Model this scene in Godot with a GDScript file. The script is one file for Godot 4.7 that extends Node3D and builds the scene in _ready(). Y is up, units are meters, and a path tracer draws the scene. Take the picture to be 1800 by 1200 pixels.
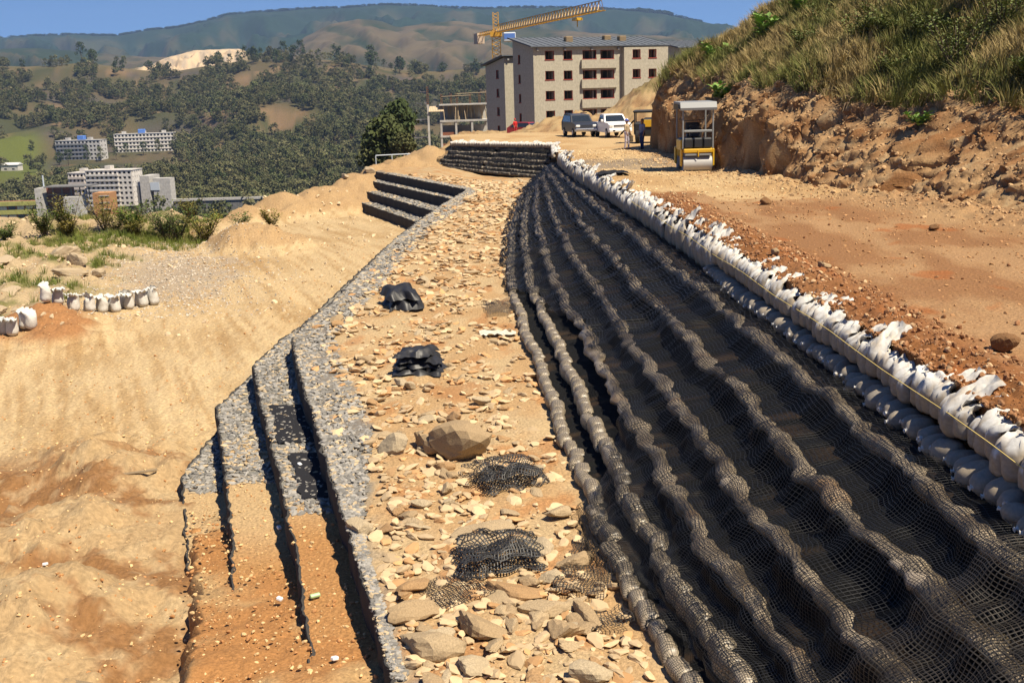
extends Node3D
# Terraced earthworks: gabion steps, a bench of rubble, a bagged and netted wall, a road, a valley beyond.
# x right, y up, -z ahead; "s" is the distance ahead (s = -z).

var rng := RandomNumberGenerator.new()
var nz := FastNoiseLite.new()      # smooth
var nf := FastNoiseLite.new()      # fractal
var M := {}
var T := {}
var used := {}

func _ready():
	rng.seed = 4711
	nz.seed = 3; nz.noise_type = FastNoiseLite.TYPE_SIMPLEX_SMOOTH; nz.frequency = 1.0; nz.fractal_type = FastNoiseLite.FRACTAL_NONE
	nf.seed = 8; nf.noise_type = FastNoiseLite.TYPE_SIMPLEX_SMOOTH; nf.frequency = 1.0; nf.fractal_type = FastNoiseLite.FRACTAL_FBM; nf.fractal_octaves = 4
	# --- camera, sky, sun, exposure
	var cam := Camera3D.new(); cam.name = "camera"; add_child(cam)
	cam.position = Vector3(0, 3.4, 0)
	cam.rotation_degrees = Vector3(-12.9, 0, -1.7)
	cam.fov = 35.06; cam.near = 0.1; cam.far = 16000.0; cam.current = true
	var env := Environment.new()
	env.background_mode = Environment.BG_SKY
	var sm := ProceduralSkyMaterial.new()
	sm.sky_top_color = Color(0.23, 0.36, 0.60); sm.sky_horizon_color = Color(0.50, 0.70, 0.94); sm.sky_curve = 0.12
	sm.ground_bottom_color = Color(0.35, 0.28, 0.2); sm.ground_horizon_color = Color(0.5, 0.6, 0.7)
	sm.sun_angle_max = 4.0
	sm.energy_multiplier = 0.58
	var sky := Sky.new(); sky.sky_material = sm; env.sky = sky
	env.tonemap_mode = Environment.TONE_MAPPER_LINEAR; env.tonemap_exposure = 1.72
	env.sdfgi_enabled = true; env.ssao_enabled = true; env.ssil_enabled = true
	env.fog_enabled = true; env.fog_density = 0.000065; env.fog_light_color = Color(0.62, 0.74, 0.92)
	var we := WorldEnvironment.new(); we.name = "environment"; we.environment = env; add_child(we)
	var sun := DirectionalLight3D.new(); sun.name = "sun"; add_child(sun)
	var to_sun := Vector3(0.40, 0.86, 0.33).normalized()
	sun.look_at_from_position(to_sun * 50.0, Vector3.ZERO, Vector3(0, 0, 1))
	sun.light_energy = 1.6; sun.light_color = Color(1.0, 0.95, 0.86); sun.light_angular_distance = 0.5; sun.shadow_enabled = true
	make_textures(); make_materials()
	build_far_terrain()
	build_lower_ground()
	build_bench()
	build_terrace()
	build_road()
	build_hillside()
	build_wall()
	build_sacks()
	build_rocks()
	build_nets_on_bench()
	build_site_far()
	build_vehicles()
	build_people()
	build_valley_buildings()
	build_left_site()
	build_trees()
	build_small()

# ---------------------------------------------------------------- helpers
func numbered(n: String) -> String:
	if not used.has(n):
		used[n] = 0; return n
	used[n] += 1
	return "%s_%03d" % [n, used[n]]

func tag(o: Node, label := "", category := "", group := "", kind := "") -> Node:
	if label: o.set_meta("label", label)
	if category: o.set_meta("category", category)
	if group: o.set_meta("group", group)
	if kind: o.set_meta("kind", kind)
	return o

func thing(called: String, at: Vector3, label: String, category: String, group := "", turn := 0.0) -> Node3D:
	var o := Node3D.new(); o.name = numbered(called); add_child(o)
	o.position = at; o.rotation.y = turn
	tag(o, label, category, group); return o

func put(mesh: Mesh, called: String, m: Material, parent: Node = null) -> MeshInstance3D:
	var o := MeshInstance3D.new(); o.mesh = mesh
	if m: o.material_override = m
	if parent == null:
		o.name = numbered(called); add_child(o)
	else:
		o.name = called; parent.add_child(o, true)
	return o

func structure(mesh: Mesh, called: String, m: Material) -> MeshInstance3D:
	var o := put(mesh, called, m); o.set_meta("kind", "structure"); return o

func N2(x: float, y: float) -> float: return nz.get_noise_2d(x, y)
func F2(x: float, y: float) -> float: return nf.get_noise_2d(x, y)
func sstep(a: float, b: float, x: float) -> float:
	var t := clampf((x - a) / (b - a), 0.0, 1.0)
	return t * t * (3.0 - 2.0 * t)

# piecewise linear look-up: pts = [[key, value], ...]
func pl(pts: Array, k: float) -> float:
	var n := pts.size()
	if k <= pts[0][0]:
		return pts[0][1] + (k - pts[0][0]) * (pts[1][1] - pts[0][1]) / (pts[1][0] - pts[0][0]) * 0.3
	for i in range(1, n):
		if k <= pts[i][0]:
			var a: Array = pts[i - 1]
			var b: Array = pts[i]
			return lerpf(a[1], b[1], (k - a[0]) / (b[0] - a[0]))
	return pts[n - 1][1]

# the same, rounded at the knots
func pls(pts: Array, k: float, r := 1.0) -> float:
	return (pl(pts, k - r) + 2.0 * pl(pts, k) + pl(pts, k + r)) * 0.25

class MB:
	var v := PackedVector3Array()
	var n := PackedVector3Array()
	var c := PackedColorArray()
	var uv := PackedVector2Array()
	var idx := PackedInt32Array()
	var col := Color(1, 1, 1)
	func tri(a: Vector3, b: Vector3, d: Vector3):      # counter-clockwise seen from outside
		var k := v.size()
		var nn := (b - a).cross(d - a).normalized()
		v.push_back(a); v.push_back(b); v.push_back(d)
		for i in 3:
			n.push_back(nn); c.push_back(col)
		uv.push_back(Vector2(0, 0)); uv.push_back(Vector2(1, 0)); uv.push_back(Vector2(1, 1))
		idx.push_back(k); idx.push_back(k + 2); idx.push_back(k + 1)
	func quad(a: Vector3, b: Vector3, d: Vector3, e: Vector3):
		var k := v.size()
		var nn := (d - a).cross(e - b).normalized()
		v.push_back(a); v.push_back(b); v.push_back(d); v.push_back(e)
		for i in 4:
			n.push_back(nn); c.push_back(col)
		uv.push_back(Vector2(0, 0)); uv.push_back(Vector2(1, 0)); uv.push_back(Vector2(1, 1)); uv.push_back(Vector2(0, 1))
		for q in [0, 2, 1, 0, 3, 2]: idx.push_back(k + q)
	# a box with corner and half-edge axes ax, ay, az
	func obox(o: Vector3, ax: Vector3, ay: Vector3, az: Vector3):
		var p: Array[Vector3] = []
		for i in 8:
			p.append(o + ax * (1.0 if i & 1 else -1.0) + ay * (1.0 if i & 2 else -1.0) + az * (1.0 if i & 4 else -1.0))
		quad(p[4], p[5], p[7], p[6]); quad(p[1], p[0], p[2], p[3])
		quad(p[5], p[1], p[3], p[7]); quad(p[0], p[4], p[6], p[2])
		quad(p[6], p[7], p[3], p[2]); quad(p[0], p[1], p[5], p[4])
	func box(lo: Vector3, hi: Vector3):
		var h := (hi - lo) * 0.5
		obox((lo + hi) * 0.5, Vector3(h.x, 0, 0), Vector3(0, h.y, 0), Vector3(0, 0, h.z))
	# chamfered box
	func cbox(lo: Vector3, hi: Vector3, b: float):
		var o := (lo + hi) * 0.5
		var h := (hi - lo) * 0.5
		b = minf(b, minf(h.x, minf(h.y, h.z)) * 0.9)
		var q := func(sx, sy, sz, ax) -> Vector3:
			var e := Vector3(h.x - b, h.y - b, h.z - b)
			e[ax] = h[ax]
			return o + Vector3(e.x * sx, e.y * sy, e.z * sz)
		var f := func(ax: int, sg: float):
			var a1 := (ax + 1) % 3
			var a2 := (ax + 2) % 3
			var cs := []
			for k in [[-1, -1], [1, -1], [1, 1], [-1, 1]]:
				var sgn := Vector3.ZERO
				sgn[ax] = sg; sgn[a1] = k[0]; sgn[a2] = k[1]
				cs.append(q.call(sgn.x, sgn.y, sgn.z, ax))
			if sg > 0: quad(cs[0], cs[1], cs[2], cs[3])
			else: quad(cs[3], cs[2], cs[1], cs[0])
		for ax in 3:
			f.call(ax, 1.0); f.call(ax, -1.0)
		for ax in 3:           # bevel strips along axis ax
			var a1 := (ax + 1) % 3
			var a2 := (ax + 2) % 3
			for s1 in [-1.0, 1.0]:
				for s2 in [-1.0, 1.0]:
					var g0 := Vector3.ZERO
					g0[a1] = s1; g0[a2] = s2; g0[ax] = -1.0
					var g1 := g0
					g1[ax] = 1.0
					var A: Vector3 = q.call(g0.x, g0.y, g0.z, a1)
					var B: Vector3 = q.call(g1.x, g1.y, g1.z, a1)
					var C: Vector3 = q.call(g1.x, g1.y, g1.z, a2)
					var D: Vector3 = q.call(g0.x, g0.y, g0.z, a2)
					if (B - A).cross(C - A).dot((A + C) * 0.5 - o) > 0.0: quad(A, B, C, D)
					else: quad(D, C, B, A)
		for sx in [-1.0, 1.0]:
			for sy in [-1.0, 1.0]:
				for sz in [-1.0, 1.0]:
					var A: Vector3 = q.call(sx, sy, sz, 0)
					var B: Vector3 = q.call(sx, sy, sz, 1)
					var C: Vector3 = q.call(sx, sy, sz, 2)
					if (B - A).cross(C - A).dot(A - o) > 0.0: tri(A, B, C)
					else: tri(A, C, B)
	# square or round bar between two points
	func bar(a: Vector3, b: Vector3, r: float, sides := 4, r2 := -1.0):
		if r2 < 0.0: r2 = r
		var d := (b - a).normalized()
		var x := d.cross(Vector3.UP if absf(d.y) < 0.9 else Vector3.RIGHT).normalized()
		var y := x.cross(d)
		for i in sides:
			var t0 := TAU * (i + 0.5) / sides
			var t1 := TAU * (i + 1.5) / sides
			var e0 := x * cos(t0) + y * sin(t0)
			var e1 := x * cos(t1) + y * sin(t1)
			quad(a + e1 * r, a + e0 * r, b + e0 * r2, b + e1 * r2)
			tri(b, b + e1 * r2, b + e0 * r2); tri(a, a + e0 * r, a + e1 * r)
	# prism: outline in (z, y) pushed along x from x0 to x1, outline counter-clockwise seen from +x with z to the LEFT
	func prism(o: PackedVector2Array, x0: float, x1: float, inset := 0.0):
		var t := Geometry2D.triangulate_polygon(o)
		var mid := Vector2.ZERO
		for p in o: mid += p / o.size()
		var at := func(p: Vector2, x: float) -> Vector3: return Vector3(x, p.y, p.x)
		var k := o.size()
		for i in range(0, t.size(), 3):
			var a: Vector3 = at.call(o[t[i]], x1)
			var b: Vector3 = at.call(o[t[i + 1]], x1)
			var d: Vector3 = at.call(o[t[i + 2]], x1)
			var a0 := Vector3(x0, a.y, a.z)
			var b0 := Vector3(x0, b.y, b.z)
			var d0 := Vector3(x0, d.y, d.z)
			if (b - a).cross(d - a).x > 0.0:
				tri(a, b, d); tri(a0, d0, b0)
			else:
				tri(a, d, b); tri(a0, b0, d0)
		for i in k:
			var p := o[i]
			var q := o[(i + 1) % k]
			var A: Vector3 = at.call(p, x0)
			var B: Vector3 = at.call(q, x0)
			var C: Vector3 = at.call(q, x1)
			var D: Vector3 = at.call(p, x1)
			var outward := Vector2(q.y - p.y, -(q.x - p.x))
			var probe := (p + q) * 0.5 + outward.normalized() * 0.002
			if Geometry2D.is_point_in_polygon(probe, o): outward = -outward
			if (B - A).cross(C - A).dot(Vector3(0, outward.y, outward.x)) > 0.0: quad(A, B, C, D)
			else: quad(D, C, B, A)
	# lathe round y (or any axis dir): profile [[radius, height], ...]
	func lathe(o: Vector3, dir: Vector3, prof: Array, sides: int):
		var d := dir.normalized()
		var x := d.cross(Vector3.UP if absf(d.y) < 0.9 else Vector3.RIGHT).normalized()
		var y := d.cross(x)
		for j in prof.size() - 1:
			for i in sides:
				var t0 := TAU * i / sides
				var t1 := TAU * (i + 1) / sides
				var e0 := x * cos(t0) + y * sin(t0)
				var e1 := x * cos(t1) + y * sin(t1)
				var p0: Array = prof[j]
				var p1: Array = prof[j + 1]
				var A: Vector3 = o + e0 * p0[0] + d * p0[1]
				var B: Vector3 = o + e1 * p0[0] + d * p0[1]
				var C: Vector3 = o + e1 * p1[0] + d * p1[1]
				var D: Vector3 = o + e0 * p1[0] + d * p1[1]
				if p0[0] < 1e-5: tri(A, C, D)
				elif p1[0] < 1e-5: tri(A, B, C)
				else: quad(A, B, C, D)
	func mesh() -> ArrayMesh:
		var arr := []
		arr.resize(Mesh.ARRAY_MAX)
		arr[Mesh.ARRAY_VERTEX] = v; arr[Mesh.ARRAY_NORMAL] = n; arr[Mesh.ARRAY_COLOR] = c; arr[Mesh.ARRAY_TEX_UV] = uv; arr[Mesh.ARRAY_INDEX] = idx
		var m := ArrayMesh.new()
		m.add_surface_from_arrays(Mesh.PRIMITIVE_TRIANGLES, arr)
		return m

# a grid of nu x nv points (index j * nu + i) as a smooth sheet; outward = sign of du x dv
func grid_mesh(P: PackedVector3Array, nu: int, nv: int, C: PackedColorArray, sg := 1.0, UV := PackedVector2Array(), wrap := false) -> ArrayMesh:
	var nn := PackedVector3Array(); nn.resize(P.size())
	var idx := PackedInt32Array()
	for j in nv:
		for i in nu:
			var i0 := maxi(i - 1, 0)
			var i1 := mini(i + 1, nu - 1)
			if wrap:
				if i == 0: i0 = nu - 2
				if i == nu - 1: i1 = 1
			var du := P[j * nu + i1] - P[j * nu + i0]
			var dv := P[mini(j + 1, nv - 1) * nu + i] - P[maxi(j - 1, 0) * nu + i]
			var m := du.cross(dv) * sg
			nn[j * nu + i] = m.normalized() if m.length_squared() > 1e-16 else Vector3.UP
	idx.resize((nu - 1) * (nv - 1) * 6)
	var w := 0
	for j in nv - 1:
		for i in nu - 1:
			var a := j * nu + i
			var b := a + 1
			var c := a + nu + 1
			var d := a + nu
			if sg > 0.0:
				idx[w] = a; idx[w + 1] = c; idx[w + 2] = b; idx[w + 3] = a; idx[w + 4] = d; idx[w + 5] = c
			else:
				idx[w] = a; idx[w + 1] = b; idx[w + 2] = c; idx[w + 3] = a; idx[w + 4] = c; idx[w + 5] = d
			w += 6
	var arr := []
	arr.resize(Mesh.ARRAY_MAX)
	arr[Mesh.ARRAY_VERTEX] = P; arr[Mesh.ARRAY_NORMAL] = nn; arr[Mesh.ARRAY_INDEX] = idx
	if C.size() > 0: arr[Mesh.ARRAY_COLOR] = C
	if UV.size() > 0: arr[Mesh.ARRAY_TEX_UV] = UV
	var am := ArrayMesh.new()
	am.add_surface_from_arrays(Mesh.PRIMITIVE_TRIANGLES, arr)
	return am

func multi(mesh: Mesh, xf: Array, cols: Array, called: String, m: Material, parent: Node = null) -> MultiMeshInstance3D:
	var mm := MultiMesh.new(); mm.transform_format = MultiMesh.TRANSFORM_3D
	mm.use_colors = cols.size() > 0
	mm.mesh = mesh; mm.instance_count = xf.size()
	for i in xf.size():
		mm.set_instance_transform(i, xf[i])
		if cols.size() > 0: mm.set_instance_color(i, cols[i])
	var o := MultiMeshInstance3D.new(); o.multimesh = mm
	if m: o.material_override = m
	if parent == null:
		o.name = numbered(called); add_child(o)
	else:
		o.name = called; parent.add_child(o, true)
	o.set_meta("kind", "stuff")
	return o

func lc(r: float, g: float, b: float) -> Color: return Color(r, g, b)     # a linear colour

# ---------------------------------------------------------------- textures and materials
func noise_image(size: int, freq: float, oct: int, lo: float, hi: float, seed_: int, cellular := false) -> Image:
	var f := FastNoiseLite.new(); f.seed = seed_; f.frequency = freq
	f.noise_type = FastNoiseLite.TYPE_CELLULAR if cellular else FastNoiseLite.TYPE_SIMPLEX_SMOOTH
	if cellular: f.cellular_return_type = FastNoiseLite.RETURN_CELL_VALUE
	f.fractal_type = FastNoiseLite.FRACTAL_FBM; f.fractal_octaves = oct; f.fractal_gain = 0.62
	var im := f.get_seamless_image(size, size, false, false, 0.12, true)
	im.convert(Image.FORMAT_L8)
	var by := im.get_data()
	for i in by.size(): by[i] = int(clampf(lerpf(lo, hi, by[i] / 255.0), 0.0, 1.0) * 255.0)
	return Image.create_from_data(size, size, false, Image.FORMAT_L8, by)

func make_textures():
	var g := noise_image(1024, 0.035, 6, 0.66, 1.0, 5)
	T.grain = ImageTexture.create_from_image(g)
	var b := noise_image(1024, 0.03, 7, 0.0, 1.0, 6); b.convert(Image.FORMAT_RGBA8); b.bump_map_to_normal_map(6.0)
	T.bump = ImageTexture.create_from_image(b)
	T.patch = ImageTexture.create_from_image(noise_image(256, 0.012, 4, 0.82, 1.0, 15))
	# black net over sandy cloth: flat print on the bags
	var im := Image.create(256, 256, false, Image.FORMAT_RGB8)
	for y in 256:
		for x in 256:
			var v := 0.72 + 0.28 * nf.get_noise_2d(x * 0.08, y * 0.08)
			var k := 1.0
			var fx := fposmod(x + 1.6 * sin(y * 0.11), 16.0)
			var fy := fposmod(y + 1.6 * sin(x * 0.1), 16.0)
			if fx < 3.4 or fy < 3.4: k = 0.16
			im.set_pixel(x, y, Color(v * k, v * k, v * k))
	T.netprint = ImageTexture.create_from_image(im)
	# ribbed cement block courses are too fine to tell apart: plain render with faint bands and stains
	var pl_ := Image.create(256, 256, false, Image.FORMAT_RGB8)
	for y in 256:
		for x in 256:
			var v := 0.86 + 0.1 * nf.get_noise_2d(x * 0.05, y * 0.02) + 0.05 * nf.get_noise_2d(x * 0.4, y * 0.4)
			if y % 16 < 2 or (x + (8 if (y / 16) % 2 else 0)) % 32 < 2: v *= 0.93
			pl_.set_pixel(x, y, Color(v, v, v))
	T.block = ImageTexture.create_from_image(pl_)

func mat(col: Color, rough := 0.9, tex = null, scale := 1.0, bump := 0.0, vcol := false, metal := 0.0) -> StandardMaterial3D:
	var m := StandardMaterial3D.new()
	m.albedo_color = col.linear_to_srgb(); m.roughness = rough; m.metallic = metal
	m.metallic_specular = 0.5 if rough < 0.7 else 0.25
	if tex != null:
		m.albedo_texture = tex; m.uv1_triplanar = true; m.uv1_world_triplanar = true; m.uv1_scale = Vector3.ONE * scale
	if bump > 0.0:
		m.normal_enabled = true; m.normal_texture = T.bump; m.normal_scale = bump
		m.uv1_triplanar = true; m.uv1_world_triplanar = true; m.uv1_scale = Vector3.ONE * scale
	m.vertex_color_use_as_albedo = vcol
	m.cull_mode = BaseMaterial3D.CULL_DISABLED
	return m

func make_materials():
	M.soil = mat(lc(1, 1, 1), 0.95, T.grain, 0.23, 0.9, true)
	M.soil_rough = mat(lc(1, 1, 1), 0.97, T.grain, 0.37, 1.2, true)
	M.land = mat(lc(1, 1, 1), 0.97, T.grain, 0.02, 0.0, true)
	M.mount = mat(lc(1, 1, 1), 0.97, T.patch, 0.002, 0.0, true)
	M.rock = mat(lc(1, 1, 1), 0.9, T.grain, 0.9, 0.8, true)
	M.stone = mat(lc(1, 1, 1), 0.85, null, 1.0, 0.0, true)
	M.fabric_dark = mat(lc(0.03, 0.03, 0.034), 0.85, T.grain, 3.0, 0.8)
	M.riser = mat(lc(0.075, 0.07, 0.066), 0.9, T.grain, 1.3, 1.2)
	M.net = mat(lc(0.013, 0.013, 0.0135), 0.45)
	M.net.metallic_specular = 0.35
	M.net_dusty = mat(lc(0.028, 0.027, 0.026), 0.45)
	M.sheet_black = mat(lc(0.02, 0.02, 0.022), 0.5, null, 1.0, 0.0)
	M.bag = StandardMaterial3D.new(); M.bag.albedo_texture = T.netprint; M.bag.vertex_color_use_as_albedo = true; M.bag.roughness = 0.45
	M.bag.cull_mode = BaseMaterial3D.CULL_DISABLED
	M.sack = mat(lc(1, 1, 1), 0.75, T.patch, 6.0, 0.0, true)
	M.sack.backlight_enabled = true; M.sack.backlight = Color(0.18, 0.17, 0.15)
	M.leaf = mat(lc(1, 1, 1), 0.8, null, 1.0, 0.0, true)
	M.leaf.backlight_enabled = true; M.leaf.backlight = Color(0.3, 0.34, 0.12)
	M.crown = mat(lc(1, 1, 1), 0.9, null, 1.0, 0.0, true)
	M.bark = mat(lc(0.09, 0.07, 0.05), 0.95)
	M.render_wall = mat(lc(0.58, 0.53, 0.41), 0.95, T.block, 0.31)
	M.concrete = mat(lc(0.36, 0.35, 0.33), 0.9, T.patch, 0.2)
	M.concrete_pale = mat(lc(0.55, 0.53, 0.49), 0.9, T.patch, 0.2)
	M.concrete_dark = mat(lc(0.2, 0.195, 0.19), 0.95, T.patch, 0.2)
	M.roof = mat(lc(0.13, 0.145, 0.165), 0.7, T.patch, 0.3)
	M.dark_hole = mat(lc(0.05, 0.035, 0.03), 0.95)
	M.inner = mat(lc(0.26, 0.23, 0.19), 0.95)
	M.sill = mat(lc(0.26, 0.06, 0.045), 0.8)
	M.brick = mat(lc(0.33, 0.14, 0.09), 0.9, T.grain, 1.0)
	M.wood = mat(lc(0.34, 0.25, 0.15), 0.9, T.grain, 1.5)
	M.wood_pale = mat(lc(0.48, 0.38, 0.25), 0.9)
	M.steel_yellow = mat(lc(0.55, 0.3, 0.03), 0.5)
	M.yellow = mat(lc(0.62, 0.36, 0.02), 0.4)
	M.steel = mat(lc(0.42, 0.41, 0.39), 0.45)
	M.canopy = mat(lc(0.24, 0.25, 0.25), 0.5)
	M.black = mat(lc(0.02, 0.02, 0.022), 0.5)
	M.rubber = mat(lc(0.025, 0.025, 0.026), 0.9)
	M.white_paint = mat(lc(0.78, 0.78, 0.77), 0.3); M.white_paint.clearcoat_enabled = true; M.white_paint.clearcoat = 0.6
	M.grey_paint = mat(lc(0.03, 0.033, 0.042), 0.35)
	M.red_paint = mat(lc(0.32, 0.03, 0.03), 0.35)
	M.glass = mat(lc(0.02, 0.025, 0.03), 0.08); M.glass.metallic_specular = 0.8
	M.chrome = mat(lc(0.6, 0.6, 0.6), 0.2, null, 1.0, 0.0, false, 0.9)
	M.lamp_lens = mat(lc(0.7, 0.7, 0.68), 0.15)
	M.person = mat(lc(1, 1, 1), 0.9, null, 1.0, 0.0, true)
	M.string = mat(lc(0.62, 0.48, 0.16), 0.8)
	M.paint = mat(lc(1, 1, 1), 0.8, T.patch, 0.15, 0.0, true)
	M.blue = mat(lc(0.09, 0.2, 0.55), 0.5)
	M.cabin = mat(lc(0.5, 0.55, 0.6), 0.4)
# ---------------------------------------------------------------- far terrain
const M1 := [[-0.5992, 0.0593], [-0.4978, 0.0603], [-0.4470, 0.0618], [-0.4130, 0.0628], [-0.3912, 0.0631], [-0.3424, 0.0607], [-0.3151, 0.0648], [-0.2881, 0.0665], [-0.2640, 0.0707], [-0.2433, 0.0759], [-0.2195, 0.0771], [-0.1927, 0.0783], [-0.1675, 0.0790], [-0.1423, 0.0788], [-0.1120, 0.0804], [-0.0818, 0.0795], [-0.0517, 0.0767], [-0.0165, 0.0743], [0.0088, 0.0750], [0.0592, 0.0731], [0.0895, 0.0712], [0.1198, 0.0689], [0.1450, 0.0653], [0.1856, 0.0559], [0.2110, 0.0498], [0.3132, 0.0332], [0.75, 0.02]]
const M2 := [[-0.6009, 0.0496], [-0.4737, 0.0518], [-0.4179, 0.0521], [-0.3678, 0.0468], [-0.3175, 0.0414], [-0.2364, 0.0391], [-0.1953, 0.0448], [-0.1794, 0.0531], [-0.1533, 0.0651], [-0.1278, 0.0687], [-0.1077, 0.0662], [-0.0929, 0.0604], [-0.0725, 0.0628], [-0.0421, 0.0648], [-0.0220, 0.0613], [0.0336, 0.0558], [0.0842, 0.0505], [0.1349, 0.0471], [0.1858, 0.0417], [0.3134, 0.0282], [0.75, 0.0174]]
const HC := [[-0.6025, 0.0398], [-0.4504, 0.0364], [-0.4097, 0.0362], [-0.3740, 0.0371], [-0.3339, 0.0310], [-0.2986, 0.0271], [-0.2677, 0.0311], [-0.2317, 0.0350], [-0.1859, 0.0347], [-0.1452, 0.0335], [-0.1048, 0.0264], [-0.0643, 0.0203], [-0.0183, 0.0205], [0.0584, 0.0232], [0.2115, 0.0213], [0.75, 0.0124]]

func valley_y(x: float, s: float) -> float:
	var a := x / s
	var left := pl([[60.0, -4.6], [84.0, -7.5], [110.0, -13.0], [200.0, -34.0], [420.0, -58.0], [640.0, -60.0], [700.0, -60.0]], minf(s, 699.0))
	if s > 640.0:
		var crest := pl(HC, a) * 1500.0 + 3.4
		var t := clampf((s - 640.0) / 860.0, 0.0, 1.0)
		left = lerpf(-60.0, crest, pow(t, 1.75)) + F2(x / 260.0, s / 260.0) * 34.0 * 4.0 * t * (1.0 - t) + F2(x / 60.0 + 9.0, s / 60.0) * 5.0 * t
		if s > 1500.0: left = crest + (s - 1500.0) * 0.012 + F2(x / 200.0, s / 200.0) * 6.0
	for q in [[-390.0, 1000.0, -43.5, 95.0], [-346.0, 1050.0, -40.5, 100.0], [-390.0, 930.0, -48.0, 80.0], [-330.0, 960.0, -46.0, 80.0]]:
		var dd := Vector2(x - q[0], s - q[1]).length()
		if dd < q[3]: left = lerpf(left, q[2], sstep(q[3], q[3] * 0.5, dd))
	var w := sstep(-0.165, -0.10, a) * (1.0 - sstep(212.0, 330.0, s))
	return lerpf(left, -2.9 - (s - 90.0) * 0.034, w)

func make_range(called: String, prof: Array, sc: float, sf: float, yf: float, nu: int, nv: int, amp: float, fr: float, colf: Callable, a0 := -0.62, a1 := 0.75):
	var P := PackedVector3Array(); var C := PackedColorArray()
	for j in nv:
		var t := float(j) / (nv - 4)
		for i in nu:
			var a := lerpf(a0, a1, float(i) / (nu - 1))
			var top := pl(prof, a) * sc + 3.4 + F2(a * 90.0, sc) * amp * 0.1
			var s := lerpf(sf, sc, minf(t, 1.0)) + maxf(0.0, t - 1.0) * sc * 1.5
			var y := lerpf(yf, top, pow(minf(t, 1.0), 1.1))
			var sp := 1.0 - 2.0 * absf(F2(a * fr + 0.6 * t, t * 1.3 + sc))
			y += (sp - 0.62) * amp * 2.2 * sstep(0.0, 0.35, t) * sstep(1.0, 0.72, t)
			y += F2(a * fr * 4.0, t * 6.0) * amp * 0.3 * sstep(0.0, 0.2, t) * sstep(1.05, 0.8, t)
			if t > 1.0: y = top - (t - 1.0) * sc * 0.6
			P.push_back(Vector3(a * s, y, -s)); C.push_back(colf.call(a, t, sp))
	structure(grid_mesh(P, nu, nv, C, 1.0), called, M.mount)

func build_far_terrain():
	make_range("mountain_range", M1, 5600.0, 3400.0, 40.0, 260, 56, 60.0, 9.0, func(a, t, sp):
		var k := sstep(0.05, 0.4, F2(a * 26.0, t * 2.5 + 4.0) + 0.25 * sstep(-0.2, -0.5, a))
		return lc(0.016, 0.036, 0.016).lerp(lc(0.09, 0.08, 0.038), k * 0.6 * sstep(1.0, 0.8, t)))
	make_range("brown_hills", M2, 3500.0, 2100.0, 20.0, 260, 48, 20.0, 9.0, func(a, t, sp):
		var k := sstep(0.62, 0.4, sp) * 0.7 + 0.5 * sstep(0.1, 0.4, F2(a * 40.0, t * 5.0))
		return lc(0.125, 0.095, 0.052).lerp(lc(0.03, 0.045, 0.018), clampf(k + sstep(-0.28, -0.4, a) * 0.6, 0.0, 1.0)))
	var Q := [[-0.36, 0.028], [-0.3212, 0.0320], [-0.3051, 0.0395], [-0.2764, 0.0461], [-0.2358, 0.0464], [-0.222, 0.040], [-0.20, 0.03]]
	make_range("quarry_hill", Q, 2000.0, 1800.0, 48.0, 60, 22, 10.0, 40.0, func(a, t, sp):
		var pale := sstep(-0.335, -0.32, a) * sstep(-0.226, -0.236, a)
		var d := sstep(-0.1, 0.3, F2(a * 120.0, t * 3.0))
		return lc(0.12, 0.10, 0.05).lerp(lc(0.60, 0.45, 0.28).lerp(lc(0.42, 0.34, 0.25), d), pale * sstep(0.0, 0.25, t + 0.12)), -0.36, -0.19)
	# valley floor and the wooded hill
	var nu := 300
	var nv := 150
	var P := PackedVector3Array(); var C := PackedColorArray()
	for j in nv:
		var s := 84.0 * pow(2350.0 / 84.0, float(j) / (nv - 1))
		for i in nu:
			var a := lerpf(-0.62, 0.75, float(i) / (nu - 1))
			var x := a * s
			P.push_back(Vector3(x, valley_y(x, s), -s))
			var k := F2(x / 120.0, s / 120.0)
			var c := lc(0.13, 0.105, 0.055).lerp(lc(0.075, 0.08, 0.036), sstep(-0.2, 0.25, k))
			c = c.lerp(lc(0.26, 0.17, 0.095), sstep(0.16, 0.4, F2(x / 70.0 + 50.0, s / 70.0)) * 0.8)
			c = c.lerp(lc(0.10, 0.088, 0.08), sstep(0.1, 0.35, F2(x / 150.0 + 90.0, s / 90.0)) * 0.8)
			# a bright meadow on the far left, scorched slopes beside it
			c = c.lerp(lc(0.13, 0.15, 0.035), sstep(-0.41, -0.435, a) * sstep(820.0, 880.0, s) * sstep(1130.0, 1060.0, s))
			if s > 1480.0: c = c.lerp(lc(0.17, 0.14, 0.065), 0.7)
			if a > -0.16 and s < 230.0: c = lc(0.42, 0.28, 0.15)
			C.push_back(c)
	structure(grid_mesh(P, nu, nv, C, 1.0), "valley_terrain", M.land)

# ---------------------------------------------------------------- heights of the works
func bench_yx(x: float, s: float) -> float: return bench_y(s) - 0.6 * sstep(61.0, 72.0, s) * sstep(-5.5, -1.0, x)
func bench_y(s: float) -> float: return clampf(-3.0 + (s - 10.0) * 0.035, -3.2, -1.6)

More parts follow.
